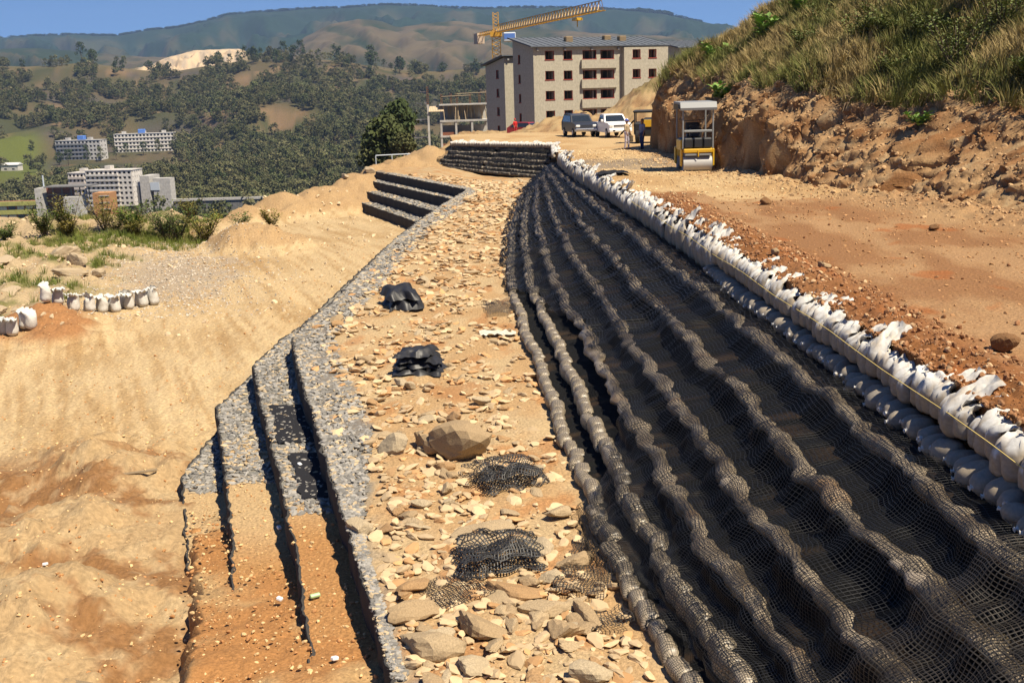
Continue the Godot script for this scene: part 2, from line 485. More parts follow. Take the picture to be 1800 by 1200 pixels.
const E0 := [[6.0, -0.2], [10.92, -1.45], [13.23, -2.05], [16.34, -2.9], [20.74, -4.07], [24.2, -5.0], [26.4, -5.5], [28.0, -5.45], [30.25, -5.15], [36.5, -4.76], [42.0, -4.31], [48.6, -3.4], [58.8, -2.2], [66.2, -5.23], [75.7, -9.1], [84.0, -9.6]]
const E1 := [[6.0, -1.1], [12.4, -2.66], [14.8, -3.25], [19.6, -4.61], [24.0, -5.9], [26.0, -6.42], [28.4, -6.2], [30.2, -5.9], [36.5, -5.4], [42.0, -4.95], [48.6, -4.2], [59.2, -3.05], [75.4, -9.8], [84.0, -10.4]]
const E2 := [[6.0, -1.9], [12.0, -3.45], [15.9, -4.55], [18.1, -5.12], [24.2, -6.93], [28.0, -6.6], [31.0, -6.1], [37.0, -5.8], [42.0, -5.4], [48.6, -4.9], [58.4, -4.08], [73.8, -10.1], [84.0, -11.0]]
const E3 := [[6.0, -2.6], [10.0, -3.55], [13.8, -4.6], [18.1, -5.95], [21.4, -6.97], [25.0, -6.95], [30.0, -6.4], [36.5, -6.1], [42.0, -5.8], [48.6, -5.4], [57.5, -4.8], [72.8, -10.6], [84.0, -12.0]]
const TOE := [[4.0, 3.1], [8.0, 2.15], [10.76, 1.64], [12.3, 1.38], [14.4, 1.13], [18.4, 0.81], [23.0, 0.48], [27.9, 0.09], [32.3, -0.12], [40.6, -0.04], [48.0, 0.3], [59.0, 1.02], [62.0, 1.5], [73.0, 2.3], [81.5, -5.5]]
const NETTOP := [[4.0, 4.62], [9.0, 4.52], [11.5, 4.45], [14.2, 4.42], [17.35, 4.33], [21.5, 4.18], [29.0, 3.98], [42.0, 3.38], [63.0, 2.6]]
const SACK := [[4.0, 4.82], [9.6, 4.78], [13.0, 4.76], [16.4, 4.7], [21.0, 4.58], [27.0, 4.42], [34.6, 4.12], [43.7, 3.61], [54.0, 3.08], [60.0, 2.95], [64.0, 2.9], [75.3, 3.33], [83.3, -4.1], [96.0, -5.0]]
const BANK := [[14.0, 16.0], [18.0, 14.9], [22.0, 13.7], [26.2, 12.6], [28.65, 12.2], [32.4, 11.3], [34.8, 10.1], [40.9, 9.45], [45.2, 9.0], [52.0, 9.0], [58.0, 8.7], [64.3, 8.4], [66.5, 9.3], [69.0, 11.5], [71.0, 14.0], [75.0, 22.0]]

const SEAMS := [[15.0, 0.06], [22.0, 0.05]]

func low_y(x: float, s: float) -> float:
	var y := bench_y(s) - 2.1
	# ground swells towards the viewer
	y += 0.95 * sstep(26.0, 14.0, s) * (0.75 + 0.25 * N2(x * 0.35, s * 0.22)) + 0.22 * N2(x * 0.3 + 3.0, s * 0.3) * sstep(28.0, 20.0, s)
	# wheel ruts, low waves
	y += 0.025 * N2(x * 0.5 + s * 0.12, s * 0.06 - x * 0.1) + 0.02 * N2(x * 2.4 + s * 0.9, s * 0.15) + 0.03 * F2(x * 1.3, s * 1.3)
	# mounds: x, s, top, slope
	for m in [[-9.4, 78.0, -1.1, 0.5], [-11.2, 74.5, -1.25, 0.5], [-12.6, 71.5, -1.5, 0.55], [-13.9, 68.5, -2.2, 0.5], [-15.6, 65.0, -2.8, 0.5], [-12.6, 53.5, -2.35, 0.62], [-13.6, 54.5, -2.7, 0.6], [-11.5, 53.0, -2.9, 0.5], [-16.2, 37.0, -3.45, 0.42], [-15.4, 35.6, -3.7, 0.35], [-7.5, 81.0, -0.9, 0.45], [-5.9, 84.5, -0.4, 0.45], [-9.3, 23.0, -3.95, 0.4], [-8.4, 22.2, -4.0, 0.4], [-8.2, 18.6, -3.8, 0.42], [-7.6, 15.0, -3.62, 0.42], [-9.6, 18.0, -3.9, 0.4]]:
		var d := Vector2(x - m[0], s - m[1]).length()
		if d < 7.0:
			var h: float = m[2] - m[3] * (sqrt(d * d + 0.35) - 0.6) + 0.34 * F2(x * 0.6, s * 0.6) + 0.14 * absf(F2(x * 1.9, s * 1.9))
			var k := clampf(0.5 + 0.5 * (h - y) / 0.5, 0.0, 1.0)
			y = lerpf(y, h, k) + 0.25 * k * (1.0 - k)
	# berm at the back and rough heaps on the left
	if x < -13.0:
		var b := exp(-pow((s - 63.0 - 0.08 * x) / 2.4, 2.0)) * sstep(-14.0, -18.0, x)
		y += b * (0.28 + 0.35 * F2(x * 0.3, s * 0.3))
		var r := sstep(-15.5, -18.5, x + 0.12 * (s - 46.0)) * sstep(36.0, 41.0, s)
		y += r * (0.3 + 0.55 * absf(F2(x * 0.33 + 5.0, s * 0.33)) + 0.2 * F2(x * 1.0, s))
	# the ground falls away beyond the works
	if s > 66.0:
		var off := sstep(-9.0, -15.0, x)
		y -= off * maxf(0.0, s - 68.0) * 0.3 + (1.0 - off) * maxf(0.0, s - 84.0) * 0.02
	return y

func low_col(x: float, s: float, y: float) -> Color:
	var pale := lc(0.61, 0.45, 0.25)
	var tan_ := lc(0.50, 0.34, 0.17)
	var c := pale.lerp(tan_, sstep(-0.1, 0.45, F2(x * 0.16 + 0.1 * s, s * 0.09)))
	# streaks left by wheels and blades
	c = c.lerp(lc(0.68, 0.49, 0.26), sstep(0.1, 0.5, F2(x * 0.8 + s * 0.33, s * 0.05 - x * 0.02)) * 0.7)
	c = c.lerp(lc(0.40, 0.24, 0.10), sstep(0.05, 0.4, F2(x * 1.9 + s * 0.8, s * 0.11 - x * 0.05 + 9.0)) * 0.55)
	c = c.lerp(lc(0.70, 0.52, 0.29), sstep(0.08, 0.4, F2(x * 2.6 + s * 1.05, s * 0.13 + 30.0)) * 0.7)
	# grey gravel spread beside the sand pile
	var g := 1.0 - Vector2((x + 14.6 + 0.25 * (s - 46.0)) / 3.6, (s - 46.5) / 6.5).length()
	c = c.lerp(lc(0.44, 0.36, 0.27), sstep(0.0, 0.5, g + 0.6 * F2(x * 0.9, s * 0.9)) * 0.75)
	# loose heaps are browner
	if y > bench_y(s) - 1.75 and s > 33.0 and x > -17.5: c = c.lerp(lc(0.48, 0.31, 0.155), 0.8)
	if x < -14.0 and s < 40.0 and s > 33.0: c = c.lerp(lc(0.42, 0.21, 0.09), sstep(0.1, 0.4, y - bench_y(s) + 2.1))
	if x < -15.0 and s > 38.0:
		var r := sstep(-15.5, -18.5, x + 0.12 * (s - 46.0))
		c = c.lerp(lc(0.50, 0.38, 0.23), r * 0.8)
		c = c.lerp(lc(0.16, 0.17, 0.05), r * sstep(0.02, 0.3, F2(x * 0.35 + 20.0, s * 0.35)) * 0.8)
	# turned earth in the foreground
	var n := sstep(25.0, 22.0, s - 0.5 * N2(x * 0.6, 3.0))
	var k := F2(x * 0.34 + 0.3 * s, s * 0.34 + 7.0)
	var e := lc(0.50, 0.345, 0.18).lerp(lc(0.32, 0.165, 0.07), sstep(-0.12, 0.22, k - 0.1 + 0.4 * sstep(-8.6, -10.5, x + 0.8 * N2(s * 0.4, 3.0)) + 0.3 * F2(x * 2.2, s * 2.2)))
	e = e.lerp(lc(0.56, 0.42, 0.24), sstep(0.1, 0.4, F2(x * 1.3 + 40.0, s * 1.3)) * 0.5)
	return c.lerp(e, n)

func srows(s0: float, s1: float, a: float, b: float) -> PackedFloat32Array:
	var o := PackedFloat32Array()
	var s := s0
	while s < s1:
		o.push_back(s); s += a + b * s
	o.push_back(s1)
	return o

func build_lower_ground():
	var S := srows(5.0, 104.0, 0.04, 0.006)
	var nu := 280
	var P := PackedVector3Array(); var C := PackedColorArray()
	for s in S:
		for i in nu:
			var x := lerpf(-(9.0 + 0.64 * s), 4.0, float(i) / (nu - 1))
			var y := low_y(x, s)
			if s < 40.0: y += 0.05 * F2(x * 2.6, s * 2.6) + (0.12 if s < 25.0 else 0.04) * maxf(0.0, F2(x * 0.9 + 8.0, s * 0.9)) + 0.05 * absf(F2(x * 1.7 + 20.0, s * 1.7))
			P.push_back(Vector3(x, y, -s)); C.push_back(low_col(x, s, y))
	structure(grid_mesh(P, nu, S.size(), C, 1.0), "lower_ground", M.soil)
	# loose earth tipped over the near end of the steps
	S = srows(5.0, 21.0, 0.03, 0.004)
	nu = 50
	P = PackedVector3Array(); C = PackedColorArray()
	for s in S:
		var xa := pl(E3, s) + 0.03 + 0.09 * N2(s * 2.3, 1.0) - 0.1 * sstep(14.5, 13.0, s)
		var xb := pl(E0, s) + 0.3
		for i in nu:
			var t := float(i) / (nu - 1)
			var x := lerpf(xa, xb, t)
			var y := -3.8 + (15.9 - s) * 0.114 + 0.1 * F2(x * 0.9, s * 0.9) + 0.03 * F2(x * 4.0, s * 4.0) - 0.16 * (1.0 - t) * sstep(12.0, 15.0, s)
			if i == 0: y = -5.6
			if i == 1: y -= 0.25; x = xa - 0.02
			P.push_back(Vector3(x, y, -s))
			var c := lc(0.47, 0.23, 0.085).lerp(lc(0.52, 0.33, 0.155), sstep(-0.1, 0.35, F2(x * 0.5, s * 0.4)))
			C.push_back(c)
	structure(grid_mesh(P, nu, S.size(), C, 1.0), "tipped_earth", M.soil_rough)

func build_bench():
	var S := srows(5.5, 84.0, 0.03, 0.005)
	var nu := 70
	var P := PackedVector3Array(); var C := PackedColorArray()
	for s in S:
		var xa := pl(E0, s) + 0.02
		var xb := pl(TOE, s) + 0.35
		if s > 73.0: xb += 1.2
		for i in nu:
			var t := float(i) / (nu - 1)
			var x := lerpf(xa, xb, t)
			var y := bench_yx(x, s) + 0.03 * F2(x * 1.5, s * 1.5) + 0.045 * N2(x * 0.6, s * 0.6) * sstep(0.0, 0.1, t)
			P.push_back(Vector3(x, y, -s))
			var c := lc(0.54, 0.35, 0.175).lerp(lc(0.58, 0.42, 0.235), sstep(-0.25, 0.3, F2(x * 0.5, s * 0.4)))
			c = c.lerp(lc(0.47, 0.21, 0.075), sstep(0.12, 0.4, F2(x * 0.8 + 30.0, s * 0.5)) * 0.6)
			# the stone-filled edge shows grey
			var gw := (0.95 if s > 19.0 else lerpf(0.2, 0.95, sstep(13.0, 20.5, s))) * (0.45 if s > 56.0 else 1.0)
			c = c.lerp(lc(0.22, 0.215, 0.20), sstep(gw + 0.15, gw - 0.2, (x - xa) + 0.35 * F2(x * 1.4, s * 1.1)) * 0.85)
			C.push_back(c)
	structure(grid_mesh(P, nu, S.size(), C, 1.0), "rubble_bench", M.soil_rough)

# ---------------------------------------------------------------- stepped gabion terrace
func build_terrace():
	var t := thing("gabion_terrace", Vector3(-4.5, -4.2, -26.0), "curved terrace of four stepped grey stone-filled gabion tiers edging the rubble bench", "terrace")
	var o := -t.position
	var EE := [E0, E1, E2, E3]
	var xf := []
	var cols := []
	for k in 4:
		var S := srows(5.5, 76.0 if k < 2 else 74.0, 0.05, 0.003)
		var PR := PackedVector3Array()
		var PT := PackedVector3Array(); var CT := PackedColorArray()
		var h := 0.52
		for s in S:
			var x := pl(EE[k], s) + 0.05 * N2(s * 1.7, k * 5.0) + 0.02 * N2(s * 6.0, k)
			var top := bench_y(s) - h * k
			for q in [[0.05, -0.02], [0.015, 0.03], [-0.012, 0.02], [-0.02, -0.2], [0.01, -0.62 if k < 3 else -1.3]]:
				PR.push_back(o + Vector3(x + q[0] + 0.018 * N2(s * 7.0, q[1] * 9.0 + k), top + q[1] + 0.03 * N2(s * 6.0, k * 3.0) * (1.0 if q[1] > 0.0 else 0.3), -s))
			if k > 0:
				var e: float = [0.0, 17.2, 19.8, 20.8][k]
				for i in 9:
					var xx := x + 0.02 + 1.5 * i / 8.0
					PT.push_back(o + Vector3(xx, top + 0.02 * F2(xx * 4.0, s * 4.0), -s))
					var g := lc(0.25, 0.245, 0.225).lerp(lc(0.36, 0.32, 0.25), sstep(-0.2, 0.3, F2(xx * 2.0, s * 2.0)))
					var d := sstep(e + 0.3, e - 0.3, s + 0.5 * F2(xx * 2.0, s))
					if k == 2 and s > 20.6 and s < 22.0: d = 1.0
					var dirt := lc(0.58, 0.40, 0.21).lerp(lc(0.48, 0.25, 0.095), sstep(18.0, 15.5, s))
					CT.push_back(g.lerp(dirt, d))
		var ti := Node3D.new(); ti.name = "tier"; t.add_child(ti, true)
		put(grid_mesh(PR, 5, S.size(), PackedColorArray(), -1.0), "riser", M.riser, ti)
		if k > 0: put(grid_mesh(PT, 9, S.size(), CT, 1.0), "tread", M.soil_rough, ti)
		# stones showing through the wire
		var cnt: int = [11000, 3600, 2400, 1700][k]
		for i in cnt:
			var s: float
			if k == 0: s = 11.0 + 63.0 * pow(rng.randf(), 1.5)
			else: s = lerpf([0.0, 16.8, 19.5, 20.4][k], [0.0, 31.0, 30.0, 28.0][k], rng.randf()) if rng.randf() < 0.75 else rng.randf_range(57.5, 75.0)
			var w := (1.0 if s > 19.0 else lerpf(0.08, 1.0, sstep(13.5, 20.5, s))) * (0.5 if s > 57.0 else 1.0) if k == 0 else 0.95
			var x := pl(EE[k], s) + 0.06 + w * pow(rng.randf(), 1.0 if k else 1.3)
			var r := rng.randf_range(0.022, 0.058) * (1.0 + s * 0.008)
			var b := Basis.from_euler(Vector3(rng.randf_range(-0.4, 0.4), rng.randf() * TAU, rng.randf_range(-0.4, 0.4))).scaled_local(Vector3(r * 1.5, r * 0.5, r * 1.1))
			xf.append(Transform3D(b, o + Vector3(x, bench_y(s) - h * k + r * 0.18, -s)))
			var v := rng.randf_range(0.13, 0.31)
			cols.append(lc(v * 1.06, v, v * 0.9) if rng.randf() < 0.8 else lc(0.46, 0.36, 0.23) * rng.randf_range(0.7, 1.1))
	multi(rock_mesh(77, 1, 9), xf, cols, "gabion_stones", M.stone, t)
	# dark patches of lining cloth lying on the second tier
	for q in [[20.2, 22.6, 0.18, 0.86], [17.4, 19.6, 0.3, 0.85]]:
		var P := PackedVector3Array()
		var n := 14
		for j in n:
			var s := lerpf(q[0], q[1], float(j) / (n - 1))
			for i in 8:
				var f := float(i) / 7.0
				var x := pl(E1, s) + lerpf(q[2] + 0.08 * N2(s * 2.0, 4.0), q[3], f)
				P.push_back(o + Vector3(x, bench_y(s) - 0.52 + 0.045 + 0.02 * F2(x * 5.0, s * 5.0), -s))
		var pc := put(grid_mesh(P, 8, n, PackedColorArray(), 1.0), "lining_cloth", M.fabric_dark, t)
		pc.set_meta("label", "dark patch of lining cloth on the step")

# ---------------------------------------------------------------- rocks
# icosphere cut by random planes: angular, cheap
func rock_mesh(seed_: int, sub: int, planes: int) -> ArrayMesh:
	var r := RandomNumberGenerator.new(); r.seed = seed_
	var g := (1.0 + sqrt(5.0)) / 2.0
	var V: Array[Vector3] = []
	for p in [[-1, g, 0], [1, g, 0], [-1, -g, 0], [1, -g, 0], [0, -1, g], [0, 1, g], [0, -1, -g], [0, 1, -g], [g, 0, -1], [g, 0, 1], [-g, 0, -1], [-g, 0, 1]]:
		V.append(Vector3(p[0], p[1], p[2]).normalized())
	var Fc := [[0, 11, 5], [0, 5, 1], [0, 1, 7], [0, 7, 10], [0, 10, 11], [1, 5, 9], [5, 11, 4], [11, 10, 2], [10, 7, 6], [7, 1, 8], [3, 9, 4], [3, 4, 2], [3, 2, 6], [3, 6, 8], [3, 8, 9], [4, 9, 5], [2, 4, 11], [6, 2, 10], [8, 6, 7], [9, 8, 1]]
	for k in sub:
		var F := []
		for f in Fc:
			var a: Vector3 = V[f[0]]; var b: Vector3 = V[f[1]]; var c: Vector3 = V[f[2]]
			var n := V.size()
			V.append((a + b).normalized()); V.append((b + c).normalized()); V.append((c + a).normalized())
			F.append_array([[f[0], n, n + 2], [n, f[1], n + 1], [n + 2, n + 1, f[2]], [n, n + 1, n + 2]])
		Fc = F
	var pn := []
	for i in planes:
		pn.append([Vector3(r.randfn(), r.randfn(), r.randfn()).normalized(), r.randf_range(0.38, 0.8)])
	var mb := MB.new()
	var W: Array[Vector3] = []
	for p in V:
		var d := 1.05
		for q in pn:
			var k: float = p.dot(q[0])
			if k > 0.05: d = minf(d, q[1] / k)
		W.append(p * d * (1.0 + 0.05 * nz.get_noise_3d(p.x * 2.0 + seed_, p.y * 2.0, p.z * 2.0)))
	for f in Fc: mb.tri(W[f[0]], W[f[1]], W[f[2]])
	return mb.mesh()
# ---------------------------------------------------------------- road
func road_y(x: float, s: float) -> float:
	var xs := pl(SACK, s)
	var y := 0.03 * F2(x * 0.7, s * 0.7) + 0.03 * N2(x * 0.25 + s * 0.05, s * 0.12)
	# loose ridge of spoil along the sacks
	var d := x - xs
	if s < 36.0: y += 0.17 * exp(-pow((d - 0.75) / 0.55, 2.0)) * (0.6 + 0.8 * absf(F2(x * 1.6, s * 1.6))) * sstep(36.0, 31.0, s)
	if s < 36.0: y += 0.035 * absf(F2(x * 3.4, s * 3.4)) * sstep(2.2, 0.6, d)
	# ruts
	if s < 36.0: y += 0.035 * sin((x - 0.12 * s) * 3.4) * sstep(1.8, 3.0, d) * (0.4 + 0.6 * N2(s * 0.2, x * 0.4))
	# soft spoil at the foot of the bank
	var b := pl(BANK, minf(s, 64.0)) - x
	if s < 44.0: y += 0.28 * exp(-pow((b - 0.1) / 1.0, 2.0)) * (0.4 + 1.1 * absf(F2(x * 0.9, s * 0.9)))
	if s > 98.0: y -= (s - 98.0) * 0.05
	return y

func build_road():
	var S := srows(3.0, 128.0, 0.05, 0.0055)
	var nu := 190
	var P := PackedVector3Array(); var C := PackedColorArray()
	for s in S:
		var xa := pl(SACK, s) + (0.24 if s < 63.0 else 0.08)
		var xb := (pl(BANK, s) + 1.2) if s < 64.0 else lerpf(9.6, 24.0, sstep(64.0, 74.0, s))
		for i in nu:
			var t := float(i) / (nu - 1)
			var x: float = lerpf(xa, xb, pow(t, 1.25)) if i > 2 else xa + [0.0, 0.004, 0.012][i]
			var y := road_y(x, s)
			if i == 0: y = -0.75
			P.push_back(Vector3(x, y, -s))
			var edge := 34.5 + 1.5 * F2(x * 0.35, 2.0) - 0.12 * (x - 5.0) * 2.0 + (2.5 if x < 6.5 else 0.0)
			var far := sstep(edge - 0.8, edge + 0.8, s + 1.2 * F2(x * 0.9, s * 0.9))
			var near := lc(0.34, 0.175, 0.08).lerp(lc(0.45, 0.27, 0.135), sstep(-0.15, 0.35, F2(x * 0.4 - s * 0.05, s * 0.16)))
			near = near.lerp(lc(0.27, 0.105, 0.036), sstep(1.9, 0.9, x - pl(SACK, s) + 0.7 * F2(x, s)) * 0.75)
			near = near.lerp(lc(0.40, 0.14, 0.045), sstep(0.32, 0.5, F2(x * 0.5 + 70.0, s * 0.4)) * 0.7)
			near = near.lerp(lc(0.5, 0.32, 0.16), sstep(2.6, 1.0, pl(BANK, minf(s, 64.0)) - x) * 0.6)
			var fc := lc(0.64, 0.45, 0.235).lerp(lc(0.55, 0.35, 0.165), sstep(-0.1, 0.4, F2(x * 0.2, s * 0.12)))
			# a band of darker gravel across the road
			var gr := 1.0 - absf(s - 52.5 - 0.35 * (x - 6.0)) / 5.5
			fc = fc.lerp(lc(0.25, 0.21, 0.17), sstep(0.15, 0.6, gr + 0.5 * F2(x * 0.5, s * 0.35)) * 0.75 * sstep(8.6, 7.6, x))
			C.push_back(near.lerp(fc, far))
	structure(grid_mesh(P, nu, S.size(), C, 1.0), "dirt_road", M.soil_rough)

# ---------------------------------------------------------------- hillside with the cut bank
func cut_h(s: float) -> float: return lerpf(2.9, 3.5, sstep(36.0, 62.0, s)) + 0.7 * sstep(36.0, 44.0, s) + 0.35 * N2(s * 0.25, 2.0)
func cut_w(s: float) -> float: return lerpf(4.4, 2.2, sstep(31.0, 42.0, s)) - 1.2 * sstep(60.0, 65.0, s) + 0.3 * N2(s * 0.3, 7.0)

func hill_point(s: float, w: float) -> Vector3:
	var H := cut_h(s)
	var Wd := cut_w(s)
	var x0 := pl(BANK, s)
	var y := 0.0
	if w < Wd:
		var t := w / Wd
		y = H * lerpf(t, (0.5 + 0.12 * N2(s * 0.8, 30.0)) * sstep(0.0, 0.2, t) + (0.5 - 0.12 * N2(s * 0.8, 30.0)) * clampf((t - 0.12) / 0.88, 0.0, 1.0), sstep(35.0, 42.0, s))
	else:
		y = H + (w - Wd) * 0.6 * (1.0 - 0.006 * (w - Wd))
	# crumbled relief: stronger on the cut
	var on := sstep(0.0, 0.25, w) * sstep(Wd + 3.0, Wd + 0.5, w)
	var big := F2(s * 0.45, y * 0.35 + w * 0.2)
	var p := Vector3(x0 + w, y, -s)
	p.x -= on * (0.5 * big + 0.26 * F2(s * 1.5 + 30.0, y * 1.3 + w * 0.5) + 0.3 * (absf(F2(s * 1.1 + 60.0, y * 1.6)) - 0.15) + 0.16 * (absf(F2(s * 3.1, y * 2.8 + 5.0)) - 0.12))
	p.x += 0.7 * sstep(0.05, 0.35, N2(s * 0.3 + 11.0, 4.0)) * sstep(2.4, 0.3, y) * sstep(26.0, 28.0, s)
	p.y += on * (0.2 * F2(s * 1.2, w * 1.7 + 12.0) + 0.12 * F2(s * 4.0, w * 4.0 + y * 3.0) + 0.1 * (absf(F2(s * 2.4 + 20.0, w * 2.4)) - 0.1))
	p.y += 0.35 * F2(s * 0.16, w * 0.16) * sstep(Wd, Wd + 3.0, w)
	if w <= 0.0: p.y = -0.4
	return p

func build_hillside():
	var S := srows(17.0, 75.0, 0.085, 0.0006)
	var Ws := PackedFloat32Array()
	var w := 0.0
	while w < 36.0:
		Ws.push_back(w); w += 0.07 if w < 1.6 else (0.13 if w < 5.5 else 0.13 + (w - 5.5) * 0.16)
	var P := PackedVector3Array(); var C := PackedColorArray()
	for s in S:
		var Wd := cut_w(s)
		for q in Ws:
			var p := hill_point(s, q)
			P.push_back(p)
			var c := lc(0.46, 0.285, 0.14).lerp(lc(0.31, 0.155, 0.066), sstep(-0.25, 0.3, F2(s * 0.7, p.y * 0.9)))
			c = c.lerp(lc(0.5, 0.36, 0.2), sstep(0.1, 0.4, F2(s * 1.4 + 40.0, p.y * 1.4)) * 0.7)
			c = c.lerp(lc(0.12, 0.095, 0.04), sstep(Wd - 0.4, Wd + 0.5, q + 0.6 * F2(s * 0.8, q * 0.8)))
			C.push_back(c)
	structure(grid_mesh(P, Ws.size(), S.size(), C, 1.0), "hillside", M.soil_rough)
	# tussocks of dry and green grass
	var G := []
	for k in 3: G.append(grass_mesh(100 + k, 16, 1.0))
	for k in 3:
		var xf := []
		var cols := []
		var n := 0
		while n < 7000:
			var s := rng.randf_range(22.0, 74.0)
			var q := cut_w(s) - 0.3 + 24.0 * pow(rng.randf(), 1.6)
			var den := F2(s * 0.25, q * 0.3)
			n += 1
			if q < cut_w(s) + 0.4 and rng.randf() < 0.55: continue
			var p := hill_point(s, q)
			var z := rng.randf_range(0.4, 0.95) * (1.0 + 0.5 * den)
			var b := Basis.from_euler(Vector3(rng.randf_range(-0.4, 0.4), rng.randf() * TAU, rng.randf_range(-0.35, 0.45))).scaled(Vector3(z * 1.2, z, z * 1.2))
			xf.append(Transform3D(b, p - Vector3(0, 0.06, 0)))
			var g := sstep(-0.25, 0.3, F2(s * 0.17 + 3.0, q * 0.22) + 0.25 * rng.randfn() * 0.6)
			cols.append((lc(0.35, 0.265, 0.13).lerp(lc(0.15, 0.16, 0.05), g)) * rng.randf_range(0.75, 1.2))
		var mmi := multi(G[k], xf, cols, "hillside_grass", M.leaf)
		tag(mmi, ["tall straw and green grass covering the slope above the road", "feathery grass tussocks mixed over the slope above the road", "thin grass blades filling the slope above the road"][k], "grass")
	# roots and dry stalks hanging over the cut
	var rt := MB.new()
	for i in 240:
		var s := rng.randf_range(22.0, 62.0)
		var p := hill_point(s, cut_w(s) + rng.randf_range(-0.3, 0.4))
		var d := Vector3(rng.randf_range(-0.6, -0.1), rng.randf_range(-0.9, -0.1), rng.randf_range(-0.4, 0.4)) * rng.randf_range(0.4, 1.3)
		var m := p + d * 0.5 + Vector3(-0.15, 0.14, 0)
		rt.bar(p, m, 0.012, 3); rt.bar(m, p + d, 0.008, 3)
	tag(put(rt.mesh(), "hanging_roots", mat(lc(0.27, 0.2, 0.12), 0.95)), "dry roots and stalks hanging over the cut bank", "roots", "", "stuff")
	# crumbs of earth along the bank and at its foot
	var xf2 := []
	var c2 := []
	for i in 9000:
		var s := rng.randf_range(21.0, 63.0)
		var q := rng.randf() * cut_w(s) * 1.02 if rng.randf() < 0.72 else -rng.randf() * rng.randf() * 2.2
		var p := hill_point(s, q) if q > 0.0 else Vector3(pl(BANK, s) + q, road_y(pl(BANK, s) + q, s), -s)
		var r := rng.randf_range(0.018, 0.055) * (2.0 if rng.randf() < 0.06 else 1.0)
		xf2.append(Transform3D(Basis.from_euler(Vector3(rng.randf() * 6.0, rng.randf() * 6.0, 0)).scaled(Vector3(r, r * 0.8, r)), p))
		var v := rng.randf_range(0.7, 1.2)
		c2.append(lc(0.42, 0.27, 0.14) * v)
	tag(multi(rock_mesh(31, 1, 8), xf2, c2, "bank_rubble", M.stone), "earth clods and stones strewn over the cut bank and its foot", "rubble")
	# broad-leaved plants one can tell apart
	var B := [[60.0, 0.6, 1.7, 0], [56.4, 2.1, 2.0, 0], [56.4, 4.2, 1.7, 0], [36.2, 1.3, 2.3, 1], [37.4, 3.6, 2.2, 1], [51.9, -1.2, 1.0, 0], [34.4, -1.6, 0.6, 0], [47.0, 1.6, 1.2, 1], [42.1, 2.0, 1.3, 1], [38.5, 0.7, 1.1, 1], [33.0, 0.6, 1.2, 1], [44.0, 4.0, 1.5, 1], [50.0, 3.0, 1.5, 1], [40.0, 5.0, 1.6, 1]]
	var L := ["broad-leaved bright green plant above the roller's canopy to its left", "broad-leaved dark green plant on the skyline slope", "broad-leaved plant high on the slope near the top edge", "large loose shrub with pale leaves on the right of the slope", "loose shrub just right of the large pale shrub", "small bright plant growing from the bank behind the roller", "small leafy plant at the bank edge below the large shrub"]
	for i in 60: B.append([rng.randf_range(27.0, 66.0), rng.randf_range(0.4, 13.0), rng.randf_range(0.6, 1.3), 1])
	for i in B.size():
		var q: Array = B[i]
		var p := hill_point(q[0], cut_w(q[0]) + q[1])
		var lab: String = L[i] if i < L.size() else "low leafy bush among the grass of the slope"
		leafy_plant(p, q[2], q[3], 200 + i, lab, "plants on the slope", "broadleaf_plant" if q[3] == 0 else "slope_shrub")

func grass_mesh(seed_: int, blades: int, h: float) -> ArrayMesh:
	var r := RandomNumberGenerator.new(); r.seed = seed_
	var mb := MB.new()
	for i in blades:
		var an := r.randf() * TAU
		var o := Vector3(cos(an), 0, sin(an)) * r.randf() * 0.22
		var lean := Vector3(cos(an), 0, sin(an)) * r.randf_range(0.05, 0.45)
		var hh := h * r.randf_range(0.5, 1.0)
		var side := Vector3(-sin(an + 0.7), 0, cos(an + 0.7)) * r.randf_range(0.010, 0.022)
		var m := o + lean * 0.35 + Vector3(0, hh * 0.6, 0)
		var t := o + lean + Vector3(0, hh, 0)
		var v := r.randf_range(0.75, 1.15)
		mb.col = lc(v, v, v * 0.9)
		mb.quad(o - side, o + side, m + side * 0.8, m - side * 0.8)
		mb.tri(m - side * 0.8, m + side * 0.8, t)
	return mb.mesh()

func leaf(mb: MB, o: Vector3, d: Vector3, up: Vector3, l: float, w: float):
	var sd := d.cross(up).normalized() * w
	var n := sd.cross(d).normalized()
	var a := o + d * l * 0.45 + n * l * 0.06
	var t := o + d * l - n * l * 0.10
	mb.tri(o, a + sd, a - n * w * 0.3); mb.tri(o, a - n * w * 0.3, a - sd)
	mb.tri(a + sd, t, a - n * w * 0.3); mb.tri(a - n * w * 0.3, t, a - sd)

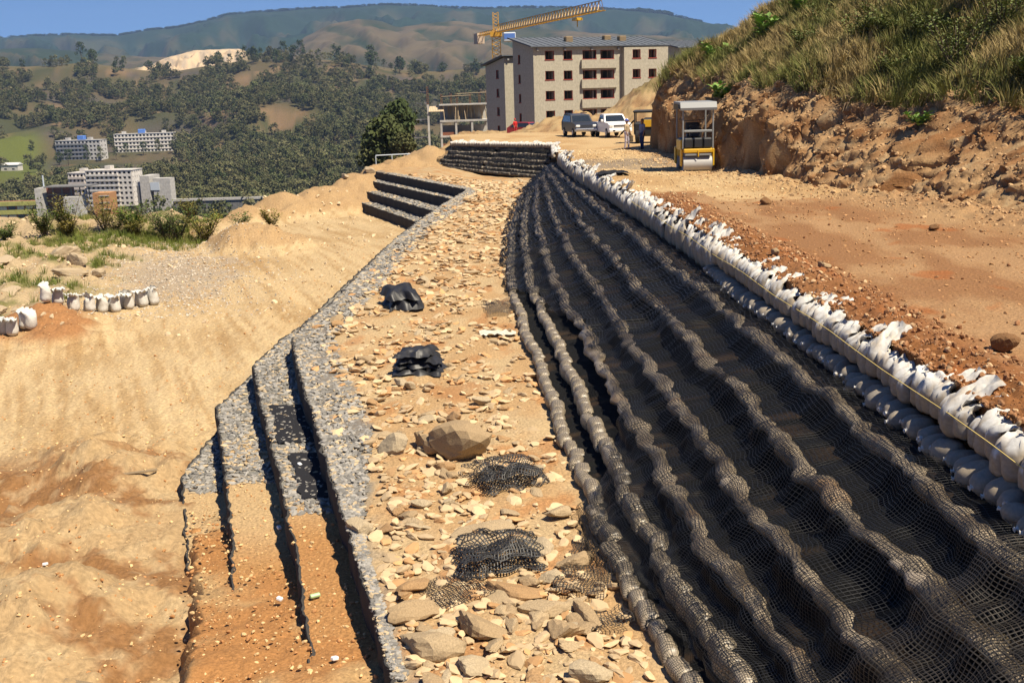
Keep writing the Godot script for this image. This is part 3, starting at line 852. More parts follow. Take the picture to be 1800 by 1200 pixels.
func leafy_plant(p: Vector3, h: float, kind: int, seed_: int, label: String, group: String, called: String, tint := Color(1, 1, 1)):
	var r := RandomNumberGenerator.new(); r.seed = seed_
	var t := thing(called, p, label, "shrub" if kind else "plant", group)
	var fo := MB.new(); var st := MB.new()
	var n := 6 if kind == 0 else 14
	for i in n:
		var an := r.randf() * TAU
		var d := Vector3(cos(an) * 0.55, r.randf_range(0.7, 1.2), sin(an) * 0.55).normalized()
		var L := h * r.randf_range(0.55, 1.0)
		st.bar(Vector3(0, -0.1, 0), d * L, 0.013 * h, 4, 0.004 * h)
		var m := 20 if kind == 0 else 46
		for k in m:
			var f := r.randf_range(0.35 if kind == 0 else 0.12, 1.02)
			var b := r.randf() * TAU
			var ld := (Vector3(cos(b), r.randf_range(-0.1, 0.7), sin(b)) + d * 0.3).normalized()
			var v := r.randf_range(0.7, 1.25)
			fo.col = (lc(0.17, 0.27, 0.07) if kind == 0 else lc(0.12, 0.145, 0.05)) * v * tint
			if kind == 0: leaf(fo, d * L * f, ld, Vector3.UP, r.randf_range(0.28, 0.5) * minf(h, 1.3), 0.11 * minf(h, 1.3))
			else: leaf(fo, d * L * f + ld * 0.2 * h * r.randf(), ld, Vector3.UP, r.randf_range(0.10, 0.2), 0.04)
	put(fo.mesh(), "foliage", M.leaf, t); put(st.mesh(), "stem", M.bark, t)
# ---------------------------------------------------------------- bagged retaining wall
const FB := [0.0, 0.115, 0.25, 0.41, 0.60, 0.80, 1.0]
# bag centre of layer j: at the front of the layer, at its upper edge
func layer_h(toe: Vector3, top: Vector3, j: int) -> float: return (top.y - toe.y) * (FB[j + 1] - FB[j])
func bag_r(toe: Vector3, top: Vector3, j: int) -> float: return minf(layer_h(toe, top, j) * 0.52, 0.15 if j < 2 else 0.115) * (1.0 + (0.0 if j < 2 else 0.28 * N2(toe.z * 0.6 + j * 11.0, j * 2.0) - 0.08))
func wall_ridge(toe: Vector3, top: Vector3, j: int) -> Vector3:
	var d := Vector3(top.x - toe.x, 0, top.z - toe.z)
	var k := 0.3 if j < 2 else 1.0
	var wob := (0.07 * N2(toe.z * 0.33, j * 7.3) + 0.04 * N2(toe.z * 1.4, j * 3.3)) * k
	var y: float = (top.y - toe.y) * FB[j + 1] - bag_r(toe, top, j) + (0.06 * N2(toe.z * 0.45 + 30.0, j * 5.1) + 0.03 * N2(toe.z * 1.8, j * 9.0)) * k
	return toe + d * (FB[j] / FB[5] * 0.93) + d.normalized() * (bag_d(toe, top, j) + wob) + Vector3(0, y, 0)
# half depth of the bags: they fill the ledge of their layer
func bag_d(toe: Vector3, top: Vector3, j: int) -> float:
	return clampf(Vector2(top.x - toe.x, top.z - toe.z).length() * (FB[j + 1] - FB[j]) * 0.5, 0.12, 0.13 if j < 2 else 0.125)

func near_toe(s: float) -> Vector3: return Vector3(pls(TOE, s, 0.8) + 0.05 * N2(s * 0.9, 1.0), bench_y(s), -s)
func near_top(s: float) -> Vector3: return Vector3(pls(NETTOP, s, 0.8) + 0.05 * N2(s * 0.8, 5.0), -0.7, -s)
func far_toe(t: float) -> Vector3: return Vector3(2.25, -2.2, -73.0).lerp(Vector3(-5.5, -1.8, -81.5), t)
func far_top(t: float) -> Vector3: return Vector3(3.33, -0.32, -75.2).lerp(Vector3(-4.1, -0.32, -83.2), t)

func bag_mesh(seed_: int) -> ArrayMesh:
	var r := RandomNumberGenerator.new(); r.seed = seed_
	var nu := 15
	var nv := 8
	var P := PackedVector3Array(); var U := PackedVector2Array(); var C := PackedColorArray()
	var ph := r.randf() * 9.0
	for j in nv:
		var v := float(j) / (nv - 1)
		var e := pow(maxf(0.0, 1.0 - pow(absf(2.0 * v - 1.0), 4.0)), 0.45)
		for i in nu:
			var a := TAU * i / (nu - 1)
			var ca := cos(a); var sa := sin(a)
			var k := e * (1.0 + 0.10 * nz.get_noise_3d(ca * 1.3 + ph, sa * 1.3, v * 2.0) + 0.05 * sin(v * 19.0 + ph))
			P.push_back(Vector3(signf(ca) * pow(absf(ca), 0.8) * k, signf(sa) * pow(absf(sa), 0.8) * k, 2.0 * v - 1.0))
			U.push_back(Vector2(2.0 * a / TAU, v * 0.75))
			C.push_back(lc(1, 1, 1))
	return grid_mesh(P, nu, nv, C, 1.0, U, true)

func build_wall_body(t: Node3D, toe: Callable, top: Callable, ts: PackedFloat32Array, N: int, back: Callable):
	var o := -t.position
	var P := PackedVector3Array(); var C := PackedColorArray()
	for u in ts:
		var a: Vector3 = toe.call(u)
		var b: Vector3 = top.call(u)
		var d := Vector3(b.x - a.x, 0, b.z - a.z).normalized()
		for j in N:
			var c := wall_ridge(a, b, j)
			for q in 3:
				var y: float = a.y + (b.y - a.y) * lerpf(FB[j], FB[j + 1], q * 0.5) - 0.02
				P.push_back(o + Vector3(c.x, y - (0.06 if q == 2 else 0.0), c.z) + d * (-bag_d(a, b, j) * 0.3 + 0.03 * q + 0.05 * N2(u * 2.6, j * 3.0 + q)))
				C.push_back(lc(0.014, 0.0135, 0.013).lerp(lc(0.12, 0.075, 0.04), sstep(0.3, 0.5, F2(u * 0.8, j * 4.0 + q)) * 0.6))  # near-black: shade of the steep faces painted into the core, plus soil patches
		P.push_back(o + b + d * 0.2); C.push_back(lc(0.05, 0.035, 0.025))
		P.push_back(o + (back.call(u) as Vector3)); C.push_back(lc(0.2, 0.105, 0.055))  # ledge soil darkened: shadow of net and sacks put into the colour
	put(grid_mesh(P, N * 3 + 2, ts.size(), C, 1.0), "shaded_core", M.soil_rough, t)

# strands of plastic net over a lattice p (index i * nq + j); skip(i, j) leaves a knot out
func net_mesh(p: PackedVector3Array, ni: int, nq: int, w: float, skip: PackedByteArray) -> ArrayMesh:
	var V := PackedVector3Array(); var Nn := PackedVector3Array(); var I := PackedInt32Array()
	for dirn in 2:
		var la := nq if dirn == 0 else ni       # number of strands
		var lb := ni if dirn == 0 else nq       # knots along one strand
		for a in la:
			var last := -1
			for b in lb:
				var i := b if dirn == 0 else a
				var j := a if dirn == 0 else b
				var k := i * nq + j
				if skip.size() > 0 and skip[k]:
					last = -1; continue
				var du := p[mini(i + 1, ni - 1) * nq + j] - p[maxi(i - 1, 0) * nq + j]
				var dv := p[i * nq + mini(j + 1, nq - 1)] - p[i * nq + maxi(j - 1, 0)]
				var nn := dv.cross(du).normalized()
				var side := (dv if dirn == 0 else du).normalized() * w * 0.5
				var k0 := V.size()
				V.push_back(p[k] - side); V.push_back(p[k] + side)
				var sl := side.normalized()
				Nn.push_back((nn - sl * 0.75).normalized()); Nn.push_back((nn + sl * 0.75).normalized())
				if last >= 0:
					if dirn == 0:
						for q in [last, k0, last + 1, k0, k0 + 1, last + 1]: I.push_back(q)
					else:
						for q in [last, last + 1, k0, k0, last + 1, k0 + 1]: I.push_back(q)
				last = k0
	var arr := []
	arr.resize(Mesh.ARRAY_MAX)
	arr[Mesh.ARRAY_VERTEX] = V; arr[Mesh.ARRAY_NORMAL] = Nn; arr[Mesh.ARRAY_INDEX] = I
	var m := ArrayMesh.new()
	m.add_surface_from_arrays(Mesh.PRIMITIVE_TRIANGLES, arr)
	return m

func wall_net(t: Node3D, toe: Callable, top: Callable, N: int, t0: float, t1: float, metres: float, cell: float, w: float, qlo: Callable, qhi: Callable, lift: float, m: Material, called := "net_panel"):
	var o := -t.position
	var ni := int(absf(metres) / cell) + 1
	var mid: Vector3 = toe.call((t0 + t1) * 0.5)
	var mt: Vector3 = top.call((t0 + t1) * 0.5)
	var len_ := mid.distance_to(mt) * 1.18 + 0.4
	var nq := int(len_ / cell) + 1
	var P := PackedVector3Array(); var skip := PackedByteArray()
	var L := 3 * N + 2
	for i in ni:
		var u := lerpf(t0, t1, float(i) / (ni - 1))
		var along := u if metres > 0.0 and absf(t1 - t0) > 2.0 else u * absf(metres)
		var a: Vector3 = toe.call(u)
		var b: Vector3 = top.call(u)
		var d := Vector3(b.x - a.x, 0, b.z - a.z).normalized()
		var K: Array[Vector3] = []
		K.append(a - d * 0.12 + Vector3(0, 0.03, 0))
		for j in N:
			var c := wall_ridge(a, b, j)
			var r := bag_r(a, b, j)
			var bump := 1.0 + 0.3 * sin(along * 17.0 + j * 2.1 + 2.0 * N2(along * 0.7, j))
			var bd := bag_d(a, b, j)
			var fa := c - d * (bd + 0.05 * bump) + Vector3(0, 0.02, 0)
			var tb := c + Vector3(0, r + 0.05 * bump, 0) + d * 0.04
			# between two ridges the net hangs like a sagging curtain
			var fo := fa - Vector3(0, 0.12, 0) - d * 0.03
			if j > 0:
				var below := K[K.size() - 1]
				fo = below.lerp(fa, 0.5) + d * (0.05 + 0.07 * N2(along * 0.7, j * 4.0)) - Vector3(0, 0.05, 0)
			K.append(fo); K.append(fa); K.append(tb)
		K.append(b + d * 0.5 + Vector3(0, 0.05, 0))
		var lo: float = qlo.call(u)
		var hi: float = qhi.call(u)
		for j in nq:
			var q := float(j) / (nq - 1) * (L - 1)
			var k := clampi(int(q), 0, L - 2)
			var f := q - k
			var p0 := K[maxi(k - 1, 0)]; var p1 := K[k]; var p2 := K[k + 1]; var p3 := K[mini(k + 2, L - 1)]
			var p := p1.cubic_interpolate(p2, p0, p3, f)
			var fold := N2(along * 2.1 + q * 0.22, q * 0.05 + 11.0) * 0.075 + N2(along * 4.6 - q * 0.1, q * 0.08) * 0.03
			var tent := maxf(0.0, N2(along * 0.5 - q * 0.07, q * 0.09 + 40.0)) * 0.22 + fold * (0.35 + 0.65 * sin(PI * fposmod((q - 0.0) / 3.0, 1.0)))
			tent *= sstep(float(N) * 3.2, float(N) * 2.4, q)
			p += (-d * 0.75 + Vector3.UP * 0.6) * (lift + tent)
			P.push_back(o + p)
			skip.push_back(1 if q < lo * 3.0 or q > hi else 0)
	put(net_mesh(P, ni, nq, w, skip), called, m, t)

func build_wall():
	var N := 6
	var t := thing("retaining_wall", Vector3(2.5, -2.0, -25.0), "long dark retaining wall of earth bags draped in black plastic net between bench and road", "retaining wall")
	var ts := srows(5.0, 65.5, 0.1, 0.004)
	build_wall_body(t, near_toe, near_top, ts, N, func(s): return Vector3(pl(SACK, s) + 0.35, -0.72, -s))
	var B := []
	for k in 5: B.append(bag_mesh(300 + k))
	var spots := []
	for j in N:
		var s := 6.5
		while s < 65.0:
			var L := rng.randf_range(0.28, 0.46)
			var a := near_toe(s); var b := near_top(s)
			var h := bag_r(a, b, j)
			var c := wall_ridge(a, b, j)
			var c2 := wall_ridge(near_toe(s + L), near_top(s + L), j)
			var zx := (c - c2).normalized()
			var xx := Vector3.UP.cross(zx).normalized()
			var bs := Basis(xx * bag_d(a, b, j) * rng.randf_range(0.9, 1.1), zx.cross(xx) * h * rng.randf_range(0.75, 1.35), zx * L * (0.6 if j < 2 else rng.randf_range(0.6, 0.75)))
			bs = Basis(Vector3.UP, rng.randf_range(-0.22, 0.22)) * bs
			if j < 2: spots.append([s + (6.0 - j) * 0.1, Transform3D(bs, (c + c2) * 0.5 + Vector3(rng.randf_range(-0.04, 0.04), rng.randf_range(-0.04, 0.03), 0) - t.position), rng.randi() % 5, j])
			s += L
	spots.sort_custom(func(x, y): return x[0] < y[0])
	var mats := []
	for k in 5:
		var m: StandardMaterial3D = M.bag.duplicate(); m.albedo_color = [lc(0.62, 0.51, 0.36), lc(0.54, 0.44, 0.31), lc(0.42, 0.37, 0.30), lc(0.62, 0.48, 0.3), lc(0.48, 0.36, 0.22)][k].linear_to_srgb(); mats.append(m)
	var rest := [[], [], [], [], []]
	for i in spots.size():
		if i < 300:
			var g := put(B[spots[i][2]], "earth_bag", mats[0 if spots[i][3] < 2 else 1 + rng.randi() % 4], t); g.transform = spots[i][1]
		else: rest[spots[i][2]].append(spots[i][1])
	for k in 5: multi(B[k], rest[k], [], "earth_bag_rows", mats[k], t)
	# the upper layers: lumpy rolls of wrapped earth, one per layer
	var rollm: StandardMaterial3D = M.bag.duplicate()
	for j in range(2, N):
		var RP := PackedVector3Array(); var RC := PackedColorArray(); var RU := PackedVector2Array()
		var S := srows(5.5, 65.0, 0.05, 0.0018)
		for u in S:
			var a := near_toe(u); var b := near_top(u)
			var d := Vector3(b.x - a.x, 0, b.z - a.z).normalized()
			var c := wall_ridge(a, b, j)
			var lump := 1.0 + 0.34 * N2(u * 2.3 + j * 9.0, j * 2.0) + 0.2 * N2(u * 5.2, j * 7.0)
			var rx := bag_d(a, b, j) * lump * (1.0 + 0.3 * N2(u * 0.8, j * 4.0))
			var ry := bag_r(a, b, j) * (0.85 + 0.6 * (lump - 1.0) + 0.3 * N2(u * 0.9 + 50.0, j * 6.0))
			for k in 11:
				var an := lerpf(-0.9, PI + 0.5, k / 10.0)
				var wr := 1.0 + 0.07 * nz.get_noise_3d(u * 6.0, an * 2.0, j)
				RP.push_back(c - t.position - d * cos(an) * rx * wr + Vector3(0, sin(an) * ry * wr, 0))
				var pa := sstep(-0.35, 0.3, F2(u * 1.1, j * 3.0 + an * 0.25))
				RC.push_back(lc(0.30, 0.23, 0.15).lerp(lc(0.74, 0.60, 0.42), pa).lerp(lc(0.56, 0.34, 0.17), sstep(0.3, 0.6, F2(u * 0.9 + 60.0, j * 2.0)) * 0.7))
				RU.push_back(Vector2(an * 0.3, u * 2.0))
		put(grid_mesh(RP, 11, S.size(), RC, 1.0, RU), "earth_roll", rollm, t)
	var lo := func(s): return pl([[5.0, 1.0], [8.0, 1.0], [10.0, 1.3], [12.0, 1.1], [12.9, 0.9], [13.4, 0.0], [15.0, 0.2], [15.6, 1.2], [17.0, 2.6], [20.0, 3.0], [24.0, 2.9], [27.0, 2.2], [30.0, 1.6], [31.5, 0.0], [70.0, 0.0]], s) + 0.25 * N2(s * 1.5, 9.0)
	var hi := func(s): return 19.0 + 0.3 * N2(s * 2.2, 3.0) + 0.25 * N2(s * 7.0, 3.0)
	wall_net(t, near_toe, near_top, N, 5.5, 14.0, 8.5, 0.04, 0.008, lo, hi, 0.04, M.net)
	wall_net(t, near_toe, near_top, N, 13.9, 22.0, 8.1, 0.045, 0.0095, lo, hi, 0.06, M.net)
	wall_net(t, near_toe, near_top, N, 21.8, 36.0, 14.2, 0.07, 0.018, lo, hi, 0.02, M.net)
	wall_net(t, near_toe, near_top, N, 35.8, 65.0, 29.0, 0.13, 0.038, lo, hi, 0.03, M.net)
	var dusty := mat(lc(0.04, 0.032, 0.021), 0.45)
	wall_net(t, near_toe, near_top, N, 5.5, 9.05, 3.55, 0.04, 0.0095, func(s): return 0.9, func(s): return 18.6, 0.075, dusty, "overlapping_net_panel")
	# the far face, across the end of the bench
	var f := thing("far_retaining_wall", Vector3(-1.5, -1.4, -77.0), "low netted retaining wall with white sacks on top closing the far end of the bench", "retaining wall")
	var tf := PackedFloat32Array()
	for i in 70: tf.push_back(i / 69.0)
	build_wall_body(f, far_toe, far_top, tf, N, func(u): return far_top(u) + Vector3(0.3, 0.0, -1.0))
	var xf := []
	for j in N:
		for i in 36:
			var u := (i + rng.randf() * 0.3) / 36.5
			var a := far_toe(u); var b := far_top(u)
			var c := wall_ridge(a, b, j)
			var c2 := wall_ridge(far_toe(u + 0.01), far_top(u + 0.01), j)
			var zx := (c - c2).normalized()
			var xx := Vector3.UP.cross(zx).normalized()
			xf.append(Transform3D(Basis(xx * 0.15, zx.cross(xx) * 0.115 * rng.randf_range(0.9, 1.2), zx * 0.18), c - f.position))
	multi(B[0], xf, [], "earth_bag_rows", mats[1], f)
	wall_net(f, far_toe, far_top, N, 0.0, 1.0, 11.5, 0.1, 0.028, func(u): return 0.35 + 0.3 * N2(u * 20.0, 2.0) + (9.0 if absf(u - 0.52) < 0.012 else 0.0), func(u): return 18.7, 0.02, M.net)

# ---------------------------------------------------------------- white sacks
func sack_mesh(seed_: int, h: float, r: float, flop: float, clean := false) -> ArrayMesh:
	var g := RandomNumberGenerator.new(); g.seed = seed_
	var nu := 19
	var nv := 15
	var P := PackedVector3Array(); var C := PackedColorArray()
	var ph := g.randf() * 20.0
	var c := Vector3.ZERO
	var th := 0.0
	var len_ := h + flop
	var widen := g.randf_range(1.1, 1.45)
	for j in nv:
		var v := float(j) / (nv - 1)
		var l := v * len_
		if j > 0:
			var step := len_ / (nv - 1)
			var bend := sstep(h * 0.72, h * 1.12, l)
			th = bend * (1.32 + 0.3 * sin(ph * 3.0)) - 0.1 * (1.0 - bend)
			c += Vector3(sin(th), cos(th), 0) * step
		var bot := minf(1.0, l / (r * 0.9))
		var rad := r * sqrt(maxf(0.0, 1.0 - pow(1.0 - bot, 2.0)))
		rad *= 1.0 - 0.1 * sstep(h * 0.3, h, l)
		var fl := sstep(h * 0.62, h * 1.02, l)
		var fd := lerpf(1.0, 0.10, fl)
		var fw := lerpf(1.0, widen, fl)
		var Dp := Vector3(cos(th), -sin(th), 0)
		for i in nu:
			var a := TAU * i / (nu - 1)
			var n1 := nz.get_noise_3d(cos(a) * 1.1 + ph, sin(a) * 1.1, v * 3.0)
			var cre := nz.get_noise_3d(cos(a) * 3.5 + ph, sin(a) * 3.5 + 9.0, v * 1.3) * fl
			var k := rad * (1.0 + 0.1 * n1 + 0.12 * cre)
			var p := c + Dp * cos(a) * k * fd + Vector3(0, 0, 1) * sin(a) * k * fw
			p += Dp * (0.06 * fl) * nz.get_noise_2d(sin(a) * 2.2 + ph, v * 4.0)
			P.push_back(p)
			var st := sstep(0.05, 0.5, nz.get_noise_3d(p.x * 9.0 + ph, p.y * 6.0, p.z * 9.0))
			var soil_shade := sstep(h * 0.80, h * 0.72, l + 0.07 * nz.get_noise_2d(a * 2.0 + ph, 3.0))  # tan body: soil inside and shade on the body painted as one tint
			C.push_back(lc(0.70, 0.68, 0.63).lerp(lc(0.36, 0.29, 0.205), soil_shade * (0.1 if clean else 0.85)).lerp(lc(0.48, 0.35, 0.2), st * (0.08 if clean else 0.5)))
	return grid_mesh(P, nu, nv, C, -1.0, PackedVector2Array(), true)

# a sack lying with its tied end towards -x
func lying_sack_mesh(seed_: int) -> ArrayMesh:
	var g := RandomNumberGenerator.new(); g.seed = seed_
	var nu := 17
	var pr := [[0.0, 0.24], [0.08, 0.235], [0.125, 0.19], [0.14, 0.1], [0.135, 0.0], [0.12, -0.09], [0.085, -0.155], [0.04, -0.19], [0.014, -0.2], [0.02, -0.215], [0.026, -0.228], [0.0, -0.222]]
	var P := PackedVector3Array(); var C := PackedColorArray()
	var ph := g.randf() * 30.0
	for q in pr:
		for i in nu:
			var a := TAU * i / (nu - 1)
			var k: float = q[0] * (1.0 + 0.14 * nz.get_noise_3d(cos(a) + ph, sin(a), q[1] * 5.0) + 0.08 * sin(a * 5.0 + ph) * (1.0 if q[1] < -0.1 else 0.2))
			P.push_back(Vector3(q[1], sin(a) * k * 0.92, cos(a) * k))
			C.push_back((lc(0.78, 0.76, 0.72) if q[1] < -0.19 else lc(0.31, 0.275, 0.23)).lerp(lc(0.42, 0.33, 0.22), 0.6 * sstep(0.0, 0.5, nz.get_noise_3d(q[1] * 7.0 + ph, sin(a), cos(a)))))  # dark body tone holds dirt and painted shade; the tied end stays white
	return grid_mesh(P, nu, pr.size(), C, 1.0, PackedVector2Array(), true)

func place_sack(mesh: Mesh, p: Vector3, e: Vector3, sc: Vector3, label: String, group: String):
	var o := put(mesh, "white_sack", M.sack)
	o.transform = Transform3D(Basis.from_euler(e).scaled_local(sc), p)
	tag(o, label, "sack", group)

func build_sacks():
	var U := []
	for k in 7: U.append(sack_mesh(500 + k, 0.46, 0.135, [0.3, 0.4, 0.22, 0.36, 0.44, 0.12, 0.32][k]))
	var Cl := []
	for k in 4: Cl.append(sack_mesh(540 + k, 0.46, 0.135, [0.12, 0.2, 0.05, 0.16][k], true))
	var Ly := []
	for k in 4: Ly.append(lying_sack_mesh(520 + k))
	var s := 7.6
	while s < 63.0:
		var wdt := 0.235 if s < 30.0 else 0.29
		var lab := "white earth sack in the upper row beside the road, " + ("near the front end" if s < 13.0 else ("next to the loose brown spoil" if s < 34.0 else "along the pale far stretch"))
		var big := rng.randf_range(0.85, 1.18)
		var x := pl(SACK, s) + 0.13 + rng.randf_range(-0.04, 0.05)
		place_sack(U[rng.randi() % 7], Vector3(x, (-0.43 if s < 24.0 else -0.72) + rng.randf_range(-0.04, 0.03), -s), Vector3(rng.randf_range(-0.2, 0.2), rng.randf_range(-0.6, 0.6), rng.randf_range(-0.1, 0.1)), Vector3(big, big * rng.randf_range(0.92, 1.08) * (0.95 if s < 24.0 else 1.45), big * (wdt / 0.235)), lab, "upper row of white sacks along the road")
		s += wdt
	s = 7.7
	while s < 24.0:
		var lab := "white earth sack in the lower row under the upper sacks, " + ("near the front end" if s < 13.0 else "along the middle stretch")
		place_sack(Ly[rng.randi() % 4], Vector3(pl(SACK, s) - 0.03 + rng.randf_range(-0.05, 0.06), -0.58 + rng.randf_range(-0.02, 0.03), -s), Vector3(rng.randf_range(-3.1, 3.1), rng.randf_range(-0.8, 0.8), rng.randf_range(-0.1, 0.45)), Vector3(rng.randf_range(0.8, 1.05), rng.randf_range(0.9, 1.3), rng.randf_range(0.9, 1.15)), lab, "lower row of white sacks along the road")
		s += 0.255
	for i in 40:
		var t := (i + 0.5) / 40.0
		var p := far_top(t) + Vector3(-0.05, -0.02, 0.08)
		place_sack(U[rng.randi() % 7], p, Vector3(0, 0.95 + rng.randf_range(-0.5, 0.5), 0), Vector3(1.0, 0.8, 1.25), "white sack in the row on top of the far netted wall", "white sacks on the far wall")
	for i in 12:
		var t := i / 11.0
		var p := Vector3(pl(SACK, lerpf(64.5, 74.5, t)) - 0.1, -0.4, -lerpf(64.5, 74.5, t))
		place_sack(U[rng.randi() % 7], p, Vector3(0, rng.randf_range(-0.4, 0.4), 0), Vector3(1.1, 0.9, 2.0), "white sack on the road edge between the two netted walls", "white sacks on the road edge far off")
	# two clusters standing on the lower ground at the left
	for i in 17:
		var q := i / 16.0
		var x := lerpf(-16.4, -13.6, q) + rng.randf_range(-0.06, 0.06)
		var d := lerpf(37.6, 40.6, q) + (0.35 if i % 2 else 0.0) + rng.randf_range(-0.1, 0.1)
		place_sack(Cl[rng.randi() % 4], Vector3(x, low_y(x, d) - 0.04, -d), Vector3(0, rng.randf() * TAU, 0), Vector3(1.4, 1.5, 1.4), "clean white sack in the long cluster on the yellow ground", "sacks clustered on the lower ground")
	for i in 9:
		var q := i / 8.0
		var x := lerpf(-18.4, -16.1, q) + rng.randf_range(-0.06, 0.06)
		var d := lerpf(34.2, 35.6, q) + (0.3 if i % 2 else 0.0)
		place_sack(Cl[rng.randi() % 4], Vector3(x, low_y(x, d) - 0.04, -d), Vector3(0, rng.randf() * TAU, 0), Vector3(1.45, 1.5, 1.45), "clean white sack in the cluster at the left edge of the picture", "sacks at the left edge")
	# guide string stretched along the sacks
	var mb := MB.new()
	for i in 27:
		var a := 7.0 + i * 1.05
		mb.bar(Vector3(pl(SACK, a) - 0.06, -0.13 - 0.02 * sin(i * 1.3), -a), Vector3(pl(SACK, a + 1.05) - 0.06, -0.13 - 0.02 * sin((i + 1) * 1.3), -a - 1.05), 0.005, 4)
	tag(put(mb.mesh(), "guide_string", M.string), "thin yellow guide string stretched along the white sacks", "string")

# ---------------------------------------------------------------- rubble on the bench
func build_rocks():
	var R := []
	for k in 8: R.append(rock_mesh(40 + k * 7, 2, 9))
	var mats := []
	for k in 4:
		var m: StandardMaterial3D = M.rock.duplicate(); m.albedo_color = [lc(0.52, 0.39, 0.235), lc(0.46, 0.33, 0.19), lc(0.54, 0.43, 0.28), lc(0.48, 0.30, 0.15)][k].linear_to_srgb()
		mats.append(m)
	# boulders one can single out: x, s, half sizes, label
	var Bg := [[-0.93, 17.9, 0.44, 0.30, 0.34, "largest pale boulder in the middle of the rubble bench"], [-1.5, 18.3, 0.28, 0.2, 0.22, "pale blocky stone just left of the largest boulder"], [-2.12, 18.2, 0.27, 0.17, 0.2, "flat-topped pale stone second left of the largest boulder"], [-0.62, 14.55, 0.42, 0.09, 0.26, "broad flat slab behind the nearest net bundle"], [0.35, 12.35, 0.33, 0.10, 0.16, "long tilted slab in the front rubble near the wall"], [-1.1, 11.6, 0.36, 0.14, 0.22, "big tan stone at the front left of the rubble"], [-1.35, 12.4, 0.34, 0.10, 0.15, "long pale slab on the front left edge of the bench"], [-2.3, 14.9, 0.2, 0.12, 0.16, "rounded stone on the bench edge near the front"], [-0.1, 12.9, 0.3, 0.09, 0.2, "pale flat stone below the nearest net bundle"], [-0.5, 12.0, 0.26, 0.12, 0.18, "tan wedge of stone in the front rubble heap"]]
	for q in Bg:
		var o := put(R[rng.randi() % 8], "boulder", mats[rng.randi() % 4])
		o.transform = Transform3D(Basis.from_euler(Vector3(rng.randf_range(-0.12, 0.12), rng.randf_range(-0.5, 0.5), rng.randf_range(-0.12, 0.12))).scaled_local(Vector3(q[2], q[3], q[4]) * 1.45), Vector3(q[0], bench_y(q[1]) + q[3] * 0.6, -q[1]))
		tag(o, q[5], "boulder")
	var pos := func(bias: float) -> Vector2:
		for k in 40:
			var s := 10.0 + 62.0 * pow(rng.randf(), bias)
			var xa := pl(E0, s) + (0.75 if s > 15.0 else 0.25); var xb := pl(TOE, s) - 0.1
			var t := rng.randf()
			var x := lerpf(xa, xb, t)
			if F2(x * 0.55, s * 0.35) + 0.35 * rng.randf() - 0.35 * sstep(0.7, 1.0, t) + (0.2 if s < 13.5 else 0.0) > -0.06: return Vector2(x, s)
		return Vector2(-1.0, 20.0)
	for i in 290:
		var p: Vector2 = pos.call(1.7)
		var r := rng.randf_range(0.075, 0.16) * (1.35 if rng.randf() < 0.15 else 1.0) * (1.5 if p.y < 14.5 else 1.25)
		var o := put(R[rng.randi() % 8], "rubble_stone", mats[rng.randi() % 4])
		var ey := r * rng.randf_range(0.26, 0.6)
		o.transform = Transform3D(Basis.from_euler(Vector3(rng.randf_range(-0.3, 0.3), rng.randf() * TAU, rng.randf_range(-0.35, 0.35))).scaled_local(Vector3(r * rng.randf_range(1.0, 1.7), ey, r * rng.randf_range(0.6, 1.0))), Vector3(p.x, bench_yx(p.x, p.y) + ey * 0.5, -p.y))
		var where := "in the front rubble of the bench" if p.y < 14.0 else ("around the largest boulder on the bench" if p.y < 20.0 else ("on the bench between the folded net bundles" if p.y < 31.0 else "on the far half of the bench"))
		tag(o, "pale angular stone " + where, "stone", "loose stones on the bench")
	for k in 3:
		var xf := []
		var cols := []
		for i in 2100:
			var p: Vector2 = pos.call(1.45) if rng.randf() < 0.8 else Vector2.ZERO
			if p == Vector2.ZERO:
				var s := rng.randf_range(10.0, 60.0)
				p = Vector2(lerpf(pl(E0, s) + 0.3, pl(TOE, s), rng.randf()), s)
			var r := (0.016 + 0.10 * pow(rng.randf(), 2.0)) * (1.0 + p.y * 0.012)
			var b := Basis.from_euler(Vector3(rng.randf_range(-0.4, 0.4), rng.randf() * TAU, rng.randf_range(-0.4, 0.4))).scaled_local(Vector3(r * 1.5, r * 0.5, r))
			xf.append(Transform3D(b, Vector3(p.x, bench_yx(p.x, p.y) + r * 0.22, -p.y)))
			var v := rng.randf_range(0.75, 1.15)
			cols.append((lc(0.50, 0.37, 0.22) if rng.randf() < 0.8 else lc(0.48, 0.28, 0.13)) * v)
		tag(multi(rock_mesh(61 + k, 1, 10), xf, cols, "bench_gravel", M.stone), ["small tan stones covering the rubble bench", "broken stone chips covering the rubble bench", "flat shards covering the rubble bench"][k], "gravel")
	# crumbs on the tipped earth and in the foreground
	var xf3 := []
	var c3 := []
	for i in 12000:
		var s := 9.0 + 46.0 * pow(rng.randf(), 1.3)
		var x := rng.randf_range(-0.55 * s, pl(E0, s))
		var y := low_y(x, s)
		if x > pl(E3, s) and s < 21.0: y = maxf(-3.8 + (15.9 - s) * 0.114, bench_y(s) - (0.52 if x > pl(E1, s) else (1.04 if x > pl(E2, s) else 1.56)))
		elif x > pl(E3, s): continue
		var r := 0.009 + 0.032 * pow(rng.randf(), 3.0)
		xf3.append(Transform3D(Basis.from_euler(Vector3(rng.randf() * 6.0, rng.randf() * 6.0, 0.0)).scaled_local(Vector3(r * 1.3, r * 0.8, r)), Vector3(x, y + r * 0.3, -s)))
		c3.append((lc(0.58, 0.40, 0.2) if rng.randf() < 0.6 else lc(0.42, 0.21, 0.085)) * rng.randf_range(0.8, 1.15))
	tag(multi(rock_mesh(91, 1, 8), xf3, c3, "ground_crumbs", M.stone), "small clods scattered over the foreground earth", "clods")
	var xf5 := []
	var c5 := []
